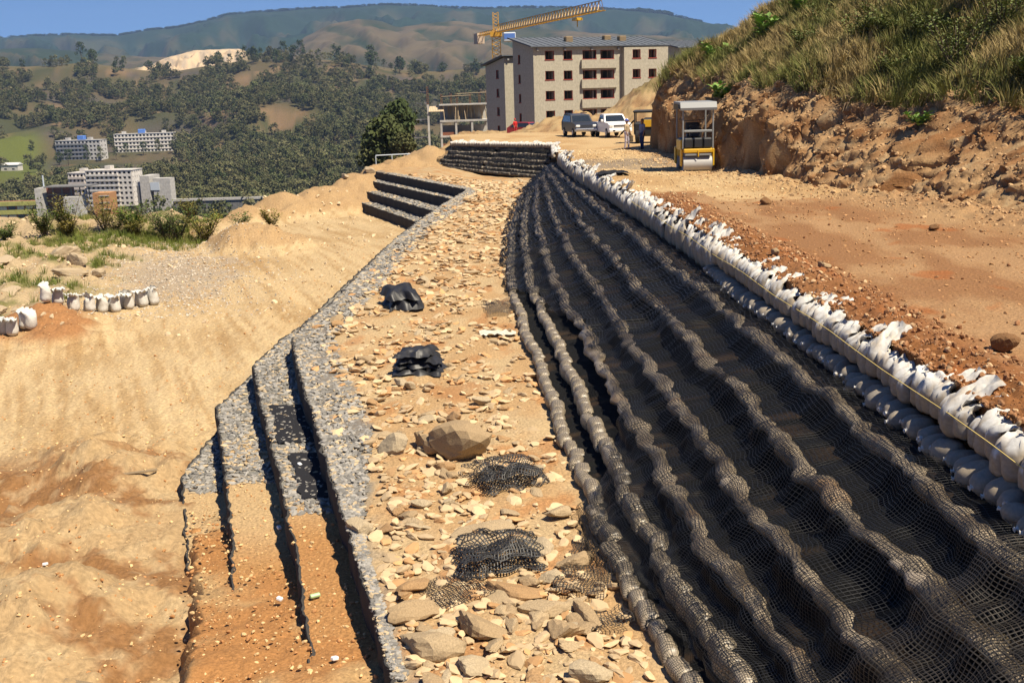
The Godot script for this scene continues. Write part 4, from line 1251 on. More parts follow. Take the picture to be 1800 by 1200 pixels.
	for i in 6000:
		var s := rng.randf_range(9.0, 66.0)
		var x := rng.randf_range(pl(SACK, s) + 0.4, pl(BANK, s))
		var r := (0.006 + 0.022 * pow(rng.randf(), 3.0)) * (1.0 + s * 0.02)
		xf5.append(Transform3D(Basis.from_euler(Vector3(rng.randf() * 6.0, rng.randf() * 6.0, 0.0)).scaled_local(Vector3(r * 1.3, r * 0.7, r)), Vector3(x, road_y(x, s) + r * 0.3, -s)))
		c5.append((lc(0.40, 0.22, 0.1) if s < 35.0 else lc(0.55, 0.4, 0.22)) * rng.randf_range(0.7, 1.25))
	tag(multi(rock_mesh(93, 1, 8), xf5, c5, "road_crumbs", M.stone), "small crumbs of earth strewn over the dirt road", "clods")
	# spoil clods along the sacks on the road
	var xf4 := []
	var c4 := []
	for i in 7000:
		var s := 7.5 + 28.0 * pow(rng.randf(), 1.3)
		var d := 0.2 + 1.35 * pow(rng.randf(), 1.5) if rng.randf() < 0.93 else rng.randf_range(0.3, 6.0)
		var x := pl(SACK, s) + d
		var r := 0.008 + 0.05 * pow(rng.randf(), 3.6)
		xf4.append(Transform3D(Basis.from_euler(Vector3(rng.randf() * 6.0, rng.randf() * 6.0, 0.0)).scaled_local(Vector3(r, r * 0.85, r)), Vector3(x, road_y(x, s) + r * 0.35, -s)))
		c4.append((lc(0.30, 0.15, 0.07) if rng.randf() < 0.8 else lc(0.5, 0.33, 0.18)) * rng.randf_range(0.7, 1.2))
	tag(multi(rock_mesh(92, 1, 8), xf4, c4, "spoil_clods", M.stone), "brown spoil clods heaped along the sacks at the road edge", "clods")
	var clod := mat(lc(0.26, 0.14, 0.065), 0.95, T.grain, 0.9, 1.0)
	for q in [[5.85, 19.9, 0.14, "round tan stone on the road beside the sacks"], [5.25, 21.1, 0.13, "pale stone on the road edge near the sacks"], [6.3, 13.4, 0.2, "dark brown clod standing in the loose spoil near the front"], [10.0, 25.4, 0.16, "lone clod on the open road near the bank"], [7.6, 32.0, 0.2, "brown clod at the edge of the pale road"]]:
		var o := put(R[int(q[1]) % 8], "road_stone", mats[1] if q[2] < 0.15 else clod)
		o.transform = Transform3D(Basis.from_euler(Vector3(0.2, q[0], 0.1)).scaled_local(Vector3(q[2], q[2] * 0.75, q[2] * 0.9)), Vector3(q[0], road_y(q[0], q[1]) + q[2] * 0.45, -q[1]))
		tag(o, q[3], "stone")

# ---------------------------------------------------------------- nets left on the bench
func net_lump(called: String, x: float, s: float, sx: float, sz: float, hh: float, turn: float, cell: float, label: String, solid: bool, layers: int, seed_: float, parent_cat := "net bundle"):
	var t := thing(called, Vector3(x, bench_y(s), -s), label, parent_cat, "", turn)
	for k in layers:
		var a := sx * (1.0 - 0.1 * k * (1.0 if k % 2 else 0.5)); var b := sz * (1.0 - 0.08 * k)
		var ni := maxi(6, int(a / cell)); var nq := maxi(6, int(b / cell))
		var P := PackedVector3Array()
		var off := Vector3(0.05 * N2(k * 3.3, seed_) * sx * 2.0, 0, 0.05 * N2(seed_, k * 2.7) * sz)
		for i in ni:
			for j in nq:
				var u := float(i) / (ni - 1) * 2.0 - 1.0; var v := float(j) / (nq - 1) * 2.0 - 1.0
				var rim := sqrt(maxf(0.0, 1.0 - pow(absf(u), 6.0))) * sqrt(maxf(0.0, 1.0 - pow(absf(v), 6.0))) if solid else (1.0 - u * u * u * u) * (1.0 - v * v * 0.8)
				var y := 0.02 + hh * (float(k) / layers) + hh / layers * rim * (0.85 + 0.5 * N2(u * 1.1 + seed_ + k, v * 0.9)) + 0.03 * N2(u * 2.0 + seed_, v * 3.0 + k)
				y = maxf(y, 0.015)
				var wob := Vector3(0.10 * N2(v * 1.7 + k * 5.0, seed_) * sx, 0, 0.14 * N2(u * 1.7, seed_ + k * 4.0) * sz)
				P.push_back(off + wob + Vector3(u * a * 0.5, y, v * b * 0.5))
		if solid: put(grid_mesh(P, nq, ni, PackedColorArray(), 1.0), "folded_layer", M.sheet_black, t)
		else:
			put(net_mesh(P, ni, nq, cell * 0.5, PackedByteArray()), "net_layer", M.net_dusty, t)

func build_nets_on_bench():
	net_lump("folded_net_bundle", -3.06, 29.8, 1.0, 1.5, 0.55, 0.25, 0.08, "farthest crumpled black net bundle on the rubble bench", true, 2, 2.0)
	net_lump("folded_net_bundle", -2.09, 23.3, 1.1, 1.0, 0.5, -0.15, 0.06, "stack of folded black net lying in the middle of the bench", true, 4, 7.0)
	net_lump("net_bundle", -0.16, 16.7, 1.15, 0.95, 0.4, 0.35, 0.04, "crumpled black net heap in front of the largest boulder", false, 2, 4.0)
	net_lump("net_bundle", -0.3, 13.75, 1.2, 0.9, 0.42, 0.25, 0.04, "nearest black net piece humped over stones on the bench", false, 2, 5.5)
	# its flat tail, and loose flaps at the foot of the wall
	var tails := [[-0.83, 12.95, 0.75, 0.8, 0.5, "flat tail of black net beside the nearest net piece", 1.0], [0.98, 13.5, 0.75, 1.7, -0.25, "long dusty net flap hanging from the wall foot onto the bench", 3.0], [1.08, 12.05, 0.5, 0.45, 0.1, "small square net scrap at the wall foot near the front", 5.0], [-0.32, 29.0, 0.8, 1.8, 0.1, "net flap at the far wall foot beside the bench", 8.0]]
	for q in tails:
		var ni := int(q[2] / 0.04); var nq := int(q[3] / 0.04)
		var P := PackedVector3Array()
		for i in ni:
			for j in nq:
				var u: float = (float(i) / (ni - 1) - 0.5) * q[2]; var v: float = (float(j) / (nq - 1) - 0.5) * q[3]
				var wx := 0.06 * N2(v * 2.0, q[6])
				P.push_back(Vector3(u + wx, 0.035 + 0.07 * absf(N2(u * 2.2 + q[6], v * 2.2)) + maxf(0.0, u - q[2] * 0.2) * (0.5 if q[6] != 1.0 else 0.1), v))
		var dus: Material = mat(lc(0.035, 0.03, 0.022), 0.5) if q[6] > 2.0 else M.net
		var o := put(net_mesh(P, ni, nq, 0.011, PackedByteArray()), "net_flap", dus)
		o.position = Vector3(q[0], bench_y(q[1]) + 0.02, -q[1]); o.rotation.y = q[4]
		tag(o, q[5], "net")
	# a torn empty sack
	var P2 := PackedVector3Array(); var C2 := PackedColorArray()
	for i in 14:
		for j in 8:
			var u := i / 13.0 - 0.5; var v := j / 7.0 - 0.5
			P2.push_back(Vector3(u * 0.9 + 0.05 * N2(v * 3.0, 1.0), 0.03 + 0.09 * absf(N2(u * 4.0, v * 4.0)), v * 0.45 + 0.06 * N2(u * 3.0, 5.0))); C2.push_back(lc(0.7, 0.64, 0.52))
	var em := put(grid_mesh(P2, 8, 14, C2, 1.0), "empty_sack", M.sack)
	em.position = Vector3(-0.35, bench_y(26.2) + 0.01, -26.2)
	tag(em, "torn empty pale sack lying on the bench at the wall foot", "sack")
# ---------------------------------------------------------------- buildings of the site
# a wall in the plane z = 0 (front) to z = -th, from x0 to x1 and y0 to y1, with rectangular openings
func holed_wall(mb: MB, x0: float, x1: float, y0: float, y1: float, th: float, holes: Array, xf := Transform3D.IDENTITY):
	var xs := [x0, x1]; var ys := [y0, y1]
	for h in holes:
		for v in [h[0], h[1]]:
			if not xs.has(v): xs.append(v)
		for v in [h[2], h[3]]:
			if not ys.has(v): ys.append(v)
	xs.sort(); ys.sort()
	var inside := func(x: float, y: float) -> bool:
		for h in holes:
			if x > h[0] and x < h[1] and y > h[2] and y < h[3]: return true
		return false
	for i in xs.size() - 1:
		for j in ys.size() - 1:
			if inside.call((xs[i] + xs[i + 1]) * 0.5, (ys[j] + ys[j + 1]) * 0.5): continue
			mb.quad(xf * Vector3(xs[i], ys[j], 0), xf * Vector3(xs[i + 1], ys[j], 0), xf * Vector3(xs[i + 1], ys[j + 1], 0), xf * Vector3(xs[i], ys[j + 1], 0))
			mb.quad(xf * Vector3(xs[i + 1], ys[j], -th), xf * Vector3(xs[i], ys[j], -th), xf * Vector3(xs[i], ys[j + 1], -th), xf * Vector3(xs[i + 1], ys[j + 1], -th))
	for h in holes:
		var a := Vector3(h[0], h[2], 0); var b := Vector3(h[1], h[2], 0); var c := Vector3(h[1], h[3], 0); var d := Vector3(h[0], h[3], 0)
		var k := Vector3(0, 0, -th)
		mb.quad(xf * a, xf * (a + k), xf * (b + k), xf * b); mb.quad(xf * d, xf * c, xf * (c + k), xf * (d + k))
		mb.quad(xf * a, xf * d, xf * (d + k), xf * (a + k)); mb.quad(xf * b, xf * (b + k), xf * (c + k), xf * c)

# one window: reddish frame and sill round an opening, timber slats standing inside
func site_window(parent: Node3D, h: Array, xf: Transform3D, slats: int):
	var fr := MB.new()
	var a := 0.07
	fr.box(Vector3(h[0] - 0.06, h[2] - 0.10, -0.2), Vector3(h[1] + 0.06, h[2] + 0.02, 0.05))
	fr.box(Vector3(h[0], h[2] + 0.021, -0.18), Vector3(h[0] + a, h[3], -0.05)); fr.box(Vector3(h[1] - a, h[2] + 0.021, -0.18), Vector3(h[1], h[3], -0.05))
	fr.box(Vector3(h[0] + a + 0.001, h[3] - a, -0.18), Vector3(h[1] - a - 0.001, h[3], -0.05))
	var w := put(fr.mesh(), "window", M.sill, parent); w.transform = xf
	var sl := MB.new()
	for i in slats:
		var x := lerpf(h[0] + 0.2, h[1] - 0.2, (i + 0.5) / slats)
		sl.box(Vector3(x - 0.05, h[2] + 0.03, -0.9), Vector3(x + 0.05, h[3] + 0.3, -0.8))
	put(sl.mesh(), "prop", M.wood, w)

func mono_block(called: String, at: Vector3, turn: float, L: float, Dp: float, y0: float, yf: float, yb: float, front: Array, gable: Array, label: String, slats: int) -> Node3D:
	var t := thing(called, at, label, "building", "unfinished apartment blocks", turn)
	var mb := MB.new()
	holed_wall(mb, 0.0, L, y0, yf, 0.25, front)
	var gx := Transform3D(Basis(Vector3.UP, -PI / 2), Vector3(0, 0, 0))      # local x runs to -z... the gable on the left side
	# gable wall: along z from 0 (front) to -Dp, facing -x
	var gw := Transform3D(Basis(Vector3(0, 0, 1), Vector3(0, 1, 0), Vector3(-1, 0, 0)), Vector3(0, 0, -Dp))
	var yl := minf(yf, yb)
	holed_wall(mb, 0.001, Dp - 0.001, y0, yl, 0.25, gable, gw)
	mb.tri(Vector3(0, yl, -Dp), Vector3(0, yl, 0), Vector3(0, maxf(yf, yb), -Dp if yb > yf else 0.0))
	mb.quad(Vector3(L, y0, 0), Vector3(L, y0, -Dp), Vector3(L, yb, -Dp), Vector3(L, yf, 0))
	mb.quad(Vector3(L, y0, -Dp), Vector3(0, y0, -Dp), Vector3(0, yb, -Dp), Vector3(L, yb, -Dp))
	put(mb.mesh(), "wall", M.render_wall, t)
	# floors and a cross wall, so that the rooms are closed and dark
	var fl := MB.new()
	var y := y0 + 0.3
	while y < minf(yf, yb) - 0.5:
		fl.box(Vector3(0.26, y, -Dp + 0.02), Vector3(L - 0.02, y + 0.18, -0.26)); y += 2.64
	for k in int(L / 3.0):
		fl.box(Vector3(2.9 + k * 3.0, y0, -Dp + 0.03), Vector3(3.05 + k * 3.0, yl - 0.05, -0.27))
	fl.box(Vector3(0.27, y0, -3.6), Vector3(L - 0.03, yl - 0.06, -3.5))
	put(fl.mesh(), "floor_slab", M.inner, t)
	# roof of long sheets with raised seams
	var rf := MB.new()
	var o := 0.55
	var rise := (yb - yf) / Dp
	var A := Vector3(-o, yf - rise * o + 0.12, o); var B := Vector3(L + o, yf - rise * o + 0.12, o)
	var C := Vector3(L + o, yb + rise * o + 0.12, -Dp - o); var D := Vector3(-o, yb + rise * o + 0.12, -Dp - o)
	var th := Vector3(0, 0.14, 0)
	rf.quad(A + th, B + th, C + th, D + th); rf.quad(D, C, B, A); rf.quad(A, B, B + th, A + th); rf.quad(D, A, A + th, D + th); rf.quad(B, C, C + th, B + th); rf.quad(C, D, D + th, C + th)
	var n := int((L + 2 * o) / 1.0)
	for i in n + 1:
		var f := float(i) / n
		var p := A.lerp(B, f) + th + Vector3(0, 0.02, 0); var q := D.lerp(C, f) + th + Vector3(0, 0.02, 0)
		rf.bar(p, q, 0.05, 4)
	var ro := put(rf.mesh(), "roof", M.roof, t)
	for i in maxi(2, int(L / 3.4)):
		var x := (i + 0.1) * L / maxi(2, int(L / 3.4))
		var e := MB.new(); e.box(Vector3(x, yf - 0.42, 0.003), Vector3(x + 0.28, yf - 0.14, 0.35))
		put(e.mesh(), "rafter_end", M.concrete, ro)
	for h in front: site_window(t, h, Transform3D.IDENTITY, slats)
	for h in gable: site_window(t, h, gw, 1)
	return t

func build_site_far():
	# ground: spoil mound before the building, slope behind the parked vehicles
	var P := PackedVector3Array(); var C := PackedColorArray()
	var nu := 150; var nv := 110
	for j in nv:
		for i in nu:
			var x := lerpf(-6.0, 34.0, i / float(nu - 1)); var s := lerpf(88.5, 140.0, j / float(nv - 1))
			var y := -1.2
			for m in [[3.0, 106.0, 0.2, 0.35], [5.0, 107.0, 1.05, 0.4], [7.2, 108.0, 1.5, 0.5], [9.2, 106.0, 1.3, 0.5], [12.4, 108.0, 2.6, 0.62], [15.2, 109.0, 4.6, 0.7], [19.0, 110.0, 6.6, 0.75], [24.0, 112.0, 8.2, 0.8]]:
				var d := Vector2(x - m[0], s - m[1]).length()
				y = maxf(y, m[2] - m[3] * (sqrt(d * d + 0.5) - 0.7))
			y += 0.4 * F2(x * 0.45, s * 0.45) + 0.35 * F2(x * 1.3, s * 1.3)
			if i == 0 or j == 0: y = -1.5
			P.push_back(Vector3(x, y, -s))
			var c := lc(0.50, 0.35, 0.18).lerp(lc(0.36, 0.22, 0.11), sstep(-0.2, 0.3, F2(x * 0.5, s * 0.5)))
			if y > 3.2: c = c.lerp(lc(0.2, 0.17, 0.07), 0.6)
			C.push_back(c)
	structure(grid_mesh(P, nu, nv, C, 1.0), "spoil_mound", M.soil_rough)
	var fr := []
	for r in 4:
		var y := 7.75 - 2.64 * r
		for w in [[1.7, 3.05], [4.43, 5.74], [7.3, 9.4], [10.0, 12.1], [14.6, 15.85], [17.1, 18.35]]: fr.append([w[0], w[1], y, y + 1.16])
	var gb := []
	for r in 4: gb.append([1.9, 2.75, 7.45 - 2.64 * r, 8.6 - 2.64 * r])
	var t := mono_block("apartment_block", Vector3(3.99, 0, -150.0), deg_to_rad(21.0), 20.2, 7.5, -6.0, 9.35, 10.7, fr, gb, "unfinished four-storey block with sunlit rendered facade and grey sheet roof", 2)
	# balcony bay and the shaded slot beside it
	for r in 4:
		var b := MB.new(); var y := 7.75 - 2.64 * r
		b.box(Vector3(7.0, y - 1.25, 0.003), Vector3(12.45, y - 0.09, 0.4))
		put(b.mesh(), "balcony", M.render_wall, t)
	var sl := MB.new(); sl.box(Vector3(13.2, -6.0, 0.003), Vector3(20.19, 9.2, 0.75))
	var hs := []
	var wb := MB.new()
	for r in 4:
		for w in [[14.6, 15.85], [17.1, 18.35]]: hs.append([w[0], w[1], 7.75 - 2.64 * r, 8.91 - 2.64 * r])
	holed_wall(wb, 13.3, 20.19, -6.0, 9.2, 0.7, hs, Transform3D(Basis.IDENTITY, Vector3(0, 0, 0.72)))
	wb.quad(Vector3(13.3, -6, 0.01), Vector3(13.3, -6, 0.72), Vector3(13.3, 9.2, 0.72), Vector3(13.3, 9.2, 0.01))
	put(wb.mesh(), "projecting_bay", M.render_wall, t)
	for h in hs: site_window(t, h, Transform3D(Basis.IDENTITY, Vector3(0, 0, 0.73)), 2)
	for q in [[6.3, -3.6], [13.0, -5.2], [14.8, -4.0]]:
		var db := MB.new(); db.cbox(Vector3(q[0], 9.75, q[1] - 0.5), Vector3(q[0] + 1.1, 10.5 - 0.12 * q[1], q[1] + 0.4), 0.1)
		put(db.mesh(), "roof_debris", M.wood, t)
	gb = []
	for r in 4: gb.append([4.6, 5.75, 5.75 - 2.75 * r, 6.95 - 2.75 * r])
	mono_block("apartment_block", Vector3(0.06, 0, -166.0), deg_to_rad(21.0), 12.0, 8.2, -7.0, 8.7, 7.7, [], gb, "shaded block wing left of the sunlit facade with roof falling left", 1)
	mono_block("apartment_block", Vector3(26.8, 0, -170.0), deg_to_rad(21.0), 14.0, 8.0, -6.0, 9.4, 10.6, [], [], "block behind the hillside of which only the grey roof end shows", 1)
	build_frame(); build_crane()
	# pale pipe railing
	var rl := thing("pipe_railing", Vector3(-11.35, -2.6, -95.0), "pale pipe railing behind the earth mound left of the far wall", "railing")
	var ends := Vector3(5.1, -0.15, -5.0)
	for k in 5:
		var m := MB.new(); var p := ends * (k / 4.0)
		m.bar(p + Vector3(0, -1.8, 0), p + Vector3(0, 1.12, 0), 0.04, 6); put(m.mesh(), "post", M.cabin, rl)
	var rm := MB.new(); rm.bar(Vector3(0, 1.13, 0), ends + Vector3(0, 1.13, 0), 0.045, 6)
	put(rm.mesh(), "top_rail", M.cabin, rl)

func build_frame():
	var t := thing("unfinished_building", Vector3(-13.2, -6.2, -185.0), "unfinished concrete frame with timber props left of the apartment blocks", "building", "", deg_to_rad(4.0))
	var slabs := [[2.75, 0.3], [5.3, 0.3], [8.0, 0.22]]
	for q in slabs:
		var m := MB.new(); m.box(Vector3(2.2, q[0], -7.0), Vector3(10.5, q[0] + q[1], 0.0))
		put(m.mesh(), "floor_slab", M.concrete_pale, t)
	for i in 5:
		for z in [-0.25, -3.5, -6.8]:
			var x: float = [0.3, 2.4, 4.9, 7.6, 10.2][i]
			var m := MB.new(); m.box(Vector3(x - 0.17, -2.0, z - 0.17), Vector3(x + 0.17, 5.29 if i else 8.2, z + 0.17))
			put(m.mesh(), "column", M.concrete_pale, t)
	# props crowd under the fresh slab
	for i in 34:
		var m := MB.new()
		var x := rng.randf_range(2.4, 10.3); var z := rng.randf_range(-6.5, -0.15)
		m.bar(Vector3(x, 5.61, z), Vector3(x + rng.randf_range(-0.35, 0.35), 7.99, z), 0.085, 4); put(m.mesh(), "timber_prop", M.wood_pale, t)
	for q in [[2.5, 10.2, -2.0, 1.7], [2.5, 4.6, 2.76, 3.6]]:
		var m := MB.new(); m.box(Vector3(q[0], q[2], -0.5), Vector3(q[1], q[3], -0.35)); put(m.mesh(), "brick_infill", M.brick, t)
	var bk := MB.new(); bk.box(Vector3(2.6, 3.06, -6.6), Vector3(10.1, 4.6, -6.45)); bk.box(Vector3(2.3, 5.61, -6.98), Vector3(10.4, 7.9, -6.85)); put(bk.mesh(), "back_wall", M.concrete_pale, t)
	# left bay, dark
	var lb := MB.new(); lb.box(Vector3(-2.6, -2.0, -5.0), Vector3(-2.35, 5.6, -4.7)); lb.box(Vector3(-2.6, 5.61, -5.0), Vector3(0.1, 5.8, -1.0)); lb.box(Vector3(-2.34, -2.0, -4.9), Vector3(0.1, 0.6, -4.6)); lb.box(Vector3(-2.34, 2.7, -5.0), Vector3(0.1, 2.9, -1.0))
	put(lb.mesh(), "side_bay", M.concrete_dark, t)
	# lean-to of boards
	for k in 9:
		var m := MB.new(); var x := 0.6 + k * 0.28
		m.obox(Vector3(x, 7.5, -0.6), Vector3(0.12, 0, 0), Vector3(0, 0.03, 0), Vector3(0.1, 0.42, -0.8)); put(m.mesh(), "board", M.wood_pale, t)
	# reinforcement cages and guard rails above the slab
	for x in [0.3, 2.6, 4.2, 5.2, 7.4, 9.0, 10.2]:
		var m := MB.new(); var hgt := rng.randf_range(1.1, 2.1) if x > 0.5 else 3.0
		for q in [[-0.13, -0.13], [0.13, -0.13], [-0.13, 0.13], [0.13, 0.13]]: m.bar(Vector3(x + q[0], 8.22, -0.5 + q[1]), Vector3(x + q[0], 8.2 + hgt, -0.5 + q[1]), 0.035, 4)
		for k in int(hgt / 0.33): m.box(Vector3(x - 0.17, 8.35 + k * 0.33, -0.67), Vector3(x + 0.17, 8.43 + k * 0.33, -0.33))
		put(m.mesh(), "rebar_cage", mat(lc(0.2, 0.1, 0.06), 0.9), t)
	for q in [[5.2, 10.3, 9.9], [2.6, 7.5, 9.5]]:
		var m := MB.new(); m.bar(Vector3(q[0], q[2], -0.3), Vector3(q[1], q[2] + 0.1, -0.3), 0.06, 4); put(m.mesh(), "guard_rail", M.wood_pale, t)

func lattice(mb: MB, a: Vector3, b: Vector3, w: float, h: float, panels: int, r: float, tri_: bool):
	var d := (b - a).normalized()
	var sd := d.cross(Vector3.UP).normalized() if absf(d.y) < 0.9 else Vector3.RIGHT
	var up := sd.cross(d)
	var ch := [-sd * w * 0.5, sd * w * 0.5, up * h] if tri_ else [-sd * w * 0.5 - up * h * 0.5, sd * w * 0.5 - up * h * 0.5, sd * w * 0.5 + up * h * 0.5, -sd * w * 0.5 + up * h * 0.5]
	for c in ch: mb.bar(a + c, b + c, r, 4)
	var n := ch.size()
	for k in panels:
		var p := a.lerp(b, k / float(panels)); var m := a.lerp(b, (k + 0.5) / panels); var q := a.lerp(b, (k + 1.0) / panels)
		for i in n:
			var c0: Vector3 = ch[i]; var c1: Vector3 = ch[(i + 1) % n]
			mb.bar(p + c0, m + c1, r * 0.6, 3); mb.bar(m + c1, q + c0, r * 0.6, 3)

func build_crane():
	var o := Vector3(-1.4, -6.0, -230.0)
	var t := thing("tower_crane", o, "yellow tower crane rising behind the unfinished blocks, jib pointing right", "crane")
	var dir := Vector3(17.6, 0, 56.0).normalized()
	var y := 21.7
	var m := MB.new(); lattice(m, Vector3.ZERO, Vector3(0, y, 0), 1.7, 1.7, 14, 0.11, false); put(m.mesh(), "mast", M.steel_yellow, t)
	m = MB.new(); lattice(m, Vector3(0, y, 0) + dir * 1.0, Vector3(0, y, 0) + dir * 56.5, 1.3, 1.5, 38, 0.085, true); put(m.mesh(), "jib", M.steel_yellow, t)
	m = MB.new(); lattice(m, Vector3(0, y, 0) - dir * 0.8, Vector3(0, y, 0) - dir * 14.0, 1.3, 0.7, 8, 0.08, true); put(m.mesh(), "counter_jib", M.steel_yellow, t)
	m = MB.new()
	for k in 3: m.obox(Vector3(0, y - 0.5, 0) - dir * (11.6 + k * 0.95), dir * 0.42, Vector3(0, 1.1, 0), dir.cross(Vector3.UP) * 0.8)
	put(m.mesh(), "counterweight", mat(lc(0.5, 0.4, 0.3), 0.8), t)
	m = MB.new(); lattice(m, Vector3(0, y, 0), Vector3(0, y + 4.0, 0), 1.1, 1.1, 3, 0.1, false); m.obox(Vector3(0, y - 0.3, 0), Vector3(1.2, 0, 0), Vector3(0, 0.5, 0), Vector3(0, 0, 1.2)); put(m.mesh(), "tower_head", M.steel_yellow, t)
	m = MB.new(); m.cbox(Vector3(1.5, y - 1.9, 0.2), Vector3(4.0, y - 0.1, 2.2), 0.15)
	var cb := put(m.mesh(), "cab", M.cabin, t)
	m = MB.new(); m.box(Vector3(1.65, y - 1.4, 2.202), Vector3(3.85, y - 0.35, 2.25)); put(m.mesh(), "cab_window", M.blue, cb)
	m = MB.new(); var tr := Vector3(0, y - 0.6, 0) + dir * 46.0
	m.obox(tr, dir * 0.9, Vector3(0, 0.22, 0), dir.cross(Vector3.UP) * 0.6); m.bar(tr, tr - Vector3(0, 1.2, 0), 0.12, 4); put(m.mesh(), "trolley", M.yellow, t)

# ---------------------------------------------------------------- vehicles
func wheel(t: Node3D, p: Vector3, r: float, w: float):
	var m := MB.new(); m.lathe(p - Vector3(w * 0.5, 0, 0), Vector3(1, 0, 0), [[0.0, 0.0], [r * 0.6, 0.0], [r * 0.94, 0.02], [r, 0.06], [r, w - 0.06], [r * 0.94, w - 0.02], [r * 0.6, w], [0.0, w]], 18)
	var wh := put(m.mesh(), "wheel", M.rubber, t)
	m = MB.new(); m.lathe(p - Vector3(w * 0.5 + 0.012, 0, 0), Vector3(1, 0, 0), [[0.0, 0.0], [r * 0.5, 0.0], [r * 0.58, 0.03], [r * 0.58, w - 0.01], [r * 0.5, w + 0.024], [0.0, w + 0.024]], 12)
	put(m.mesh(), "rim", M.steel, wh)

# side outline (z forward, y up); cabin narrows upward
func hull(mb: MB, pts: Array, hw: float, y_shoulder: float, y_top: float, tuck: float):
	var v := PackedVector2Array()
	for p in pts: v.push_back(Vector2(p[0], p[1]))
	var k0 := mb.v.size()
	mb.prism(v, -hw, hw)
	for i in range(k0, mb.v.size()):
		var p := mb.v[i]
		if p.y > y_shoulder: p.x *= 1.0 - tuck * (p.y - y_shoulder) / (y_top - y_shoulder)
		elif p.y < y_shoulder - 0.3: p.x *= 0.97
		mb.v[i] = p

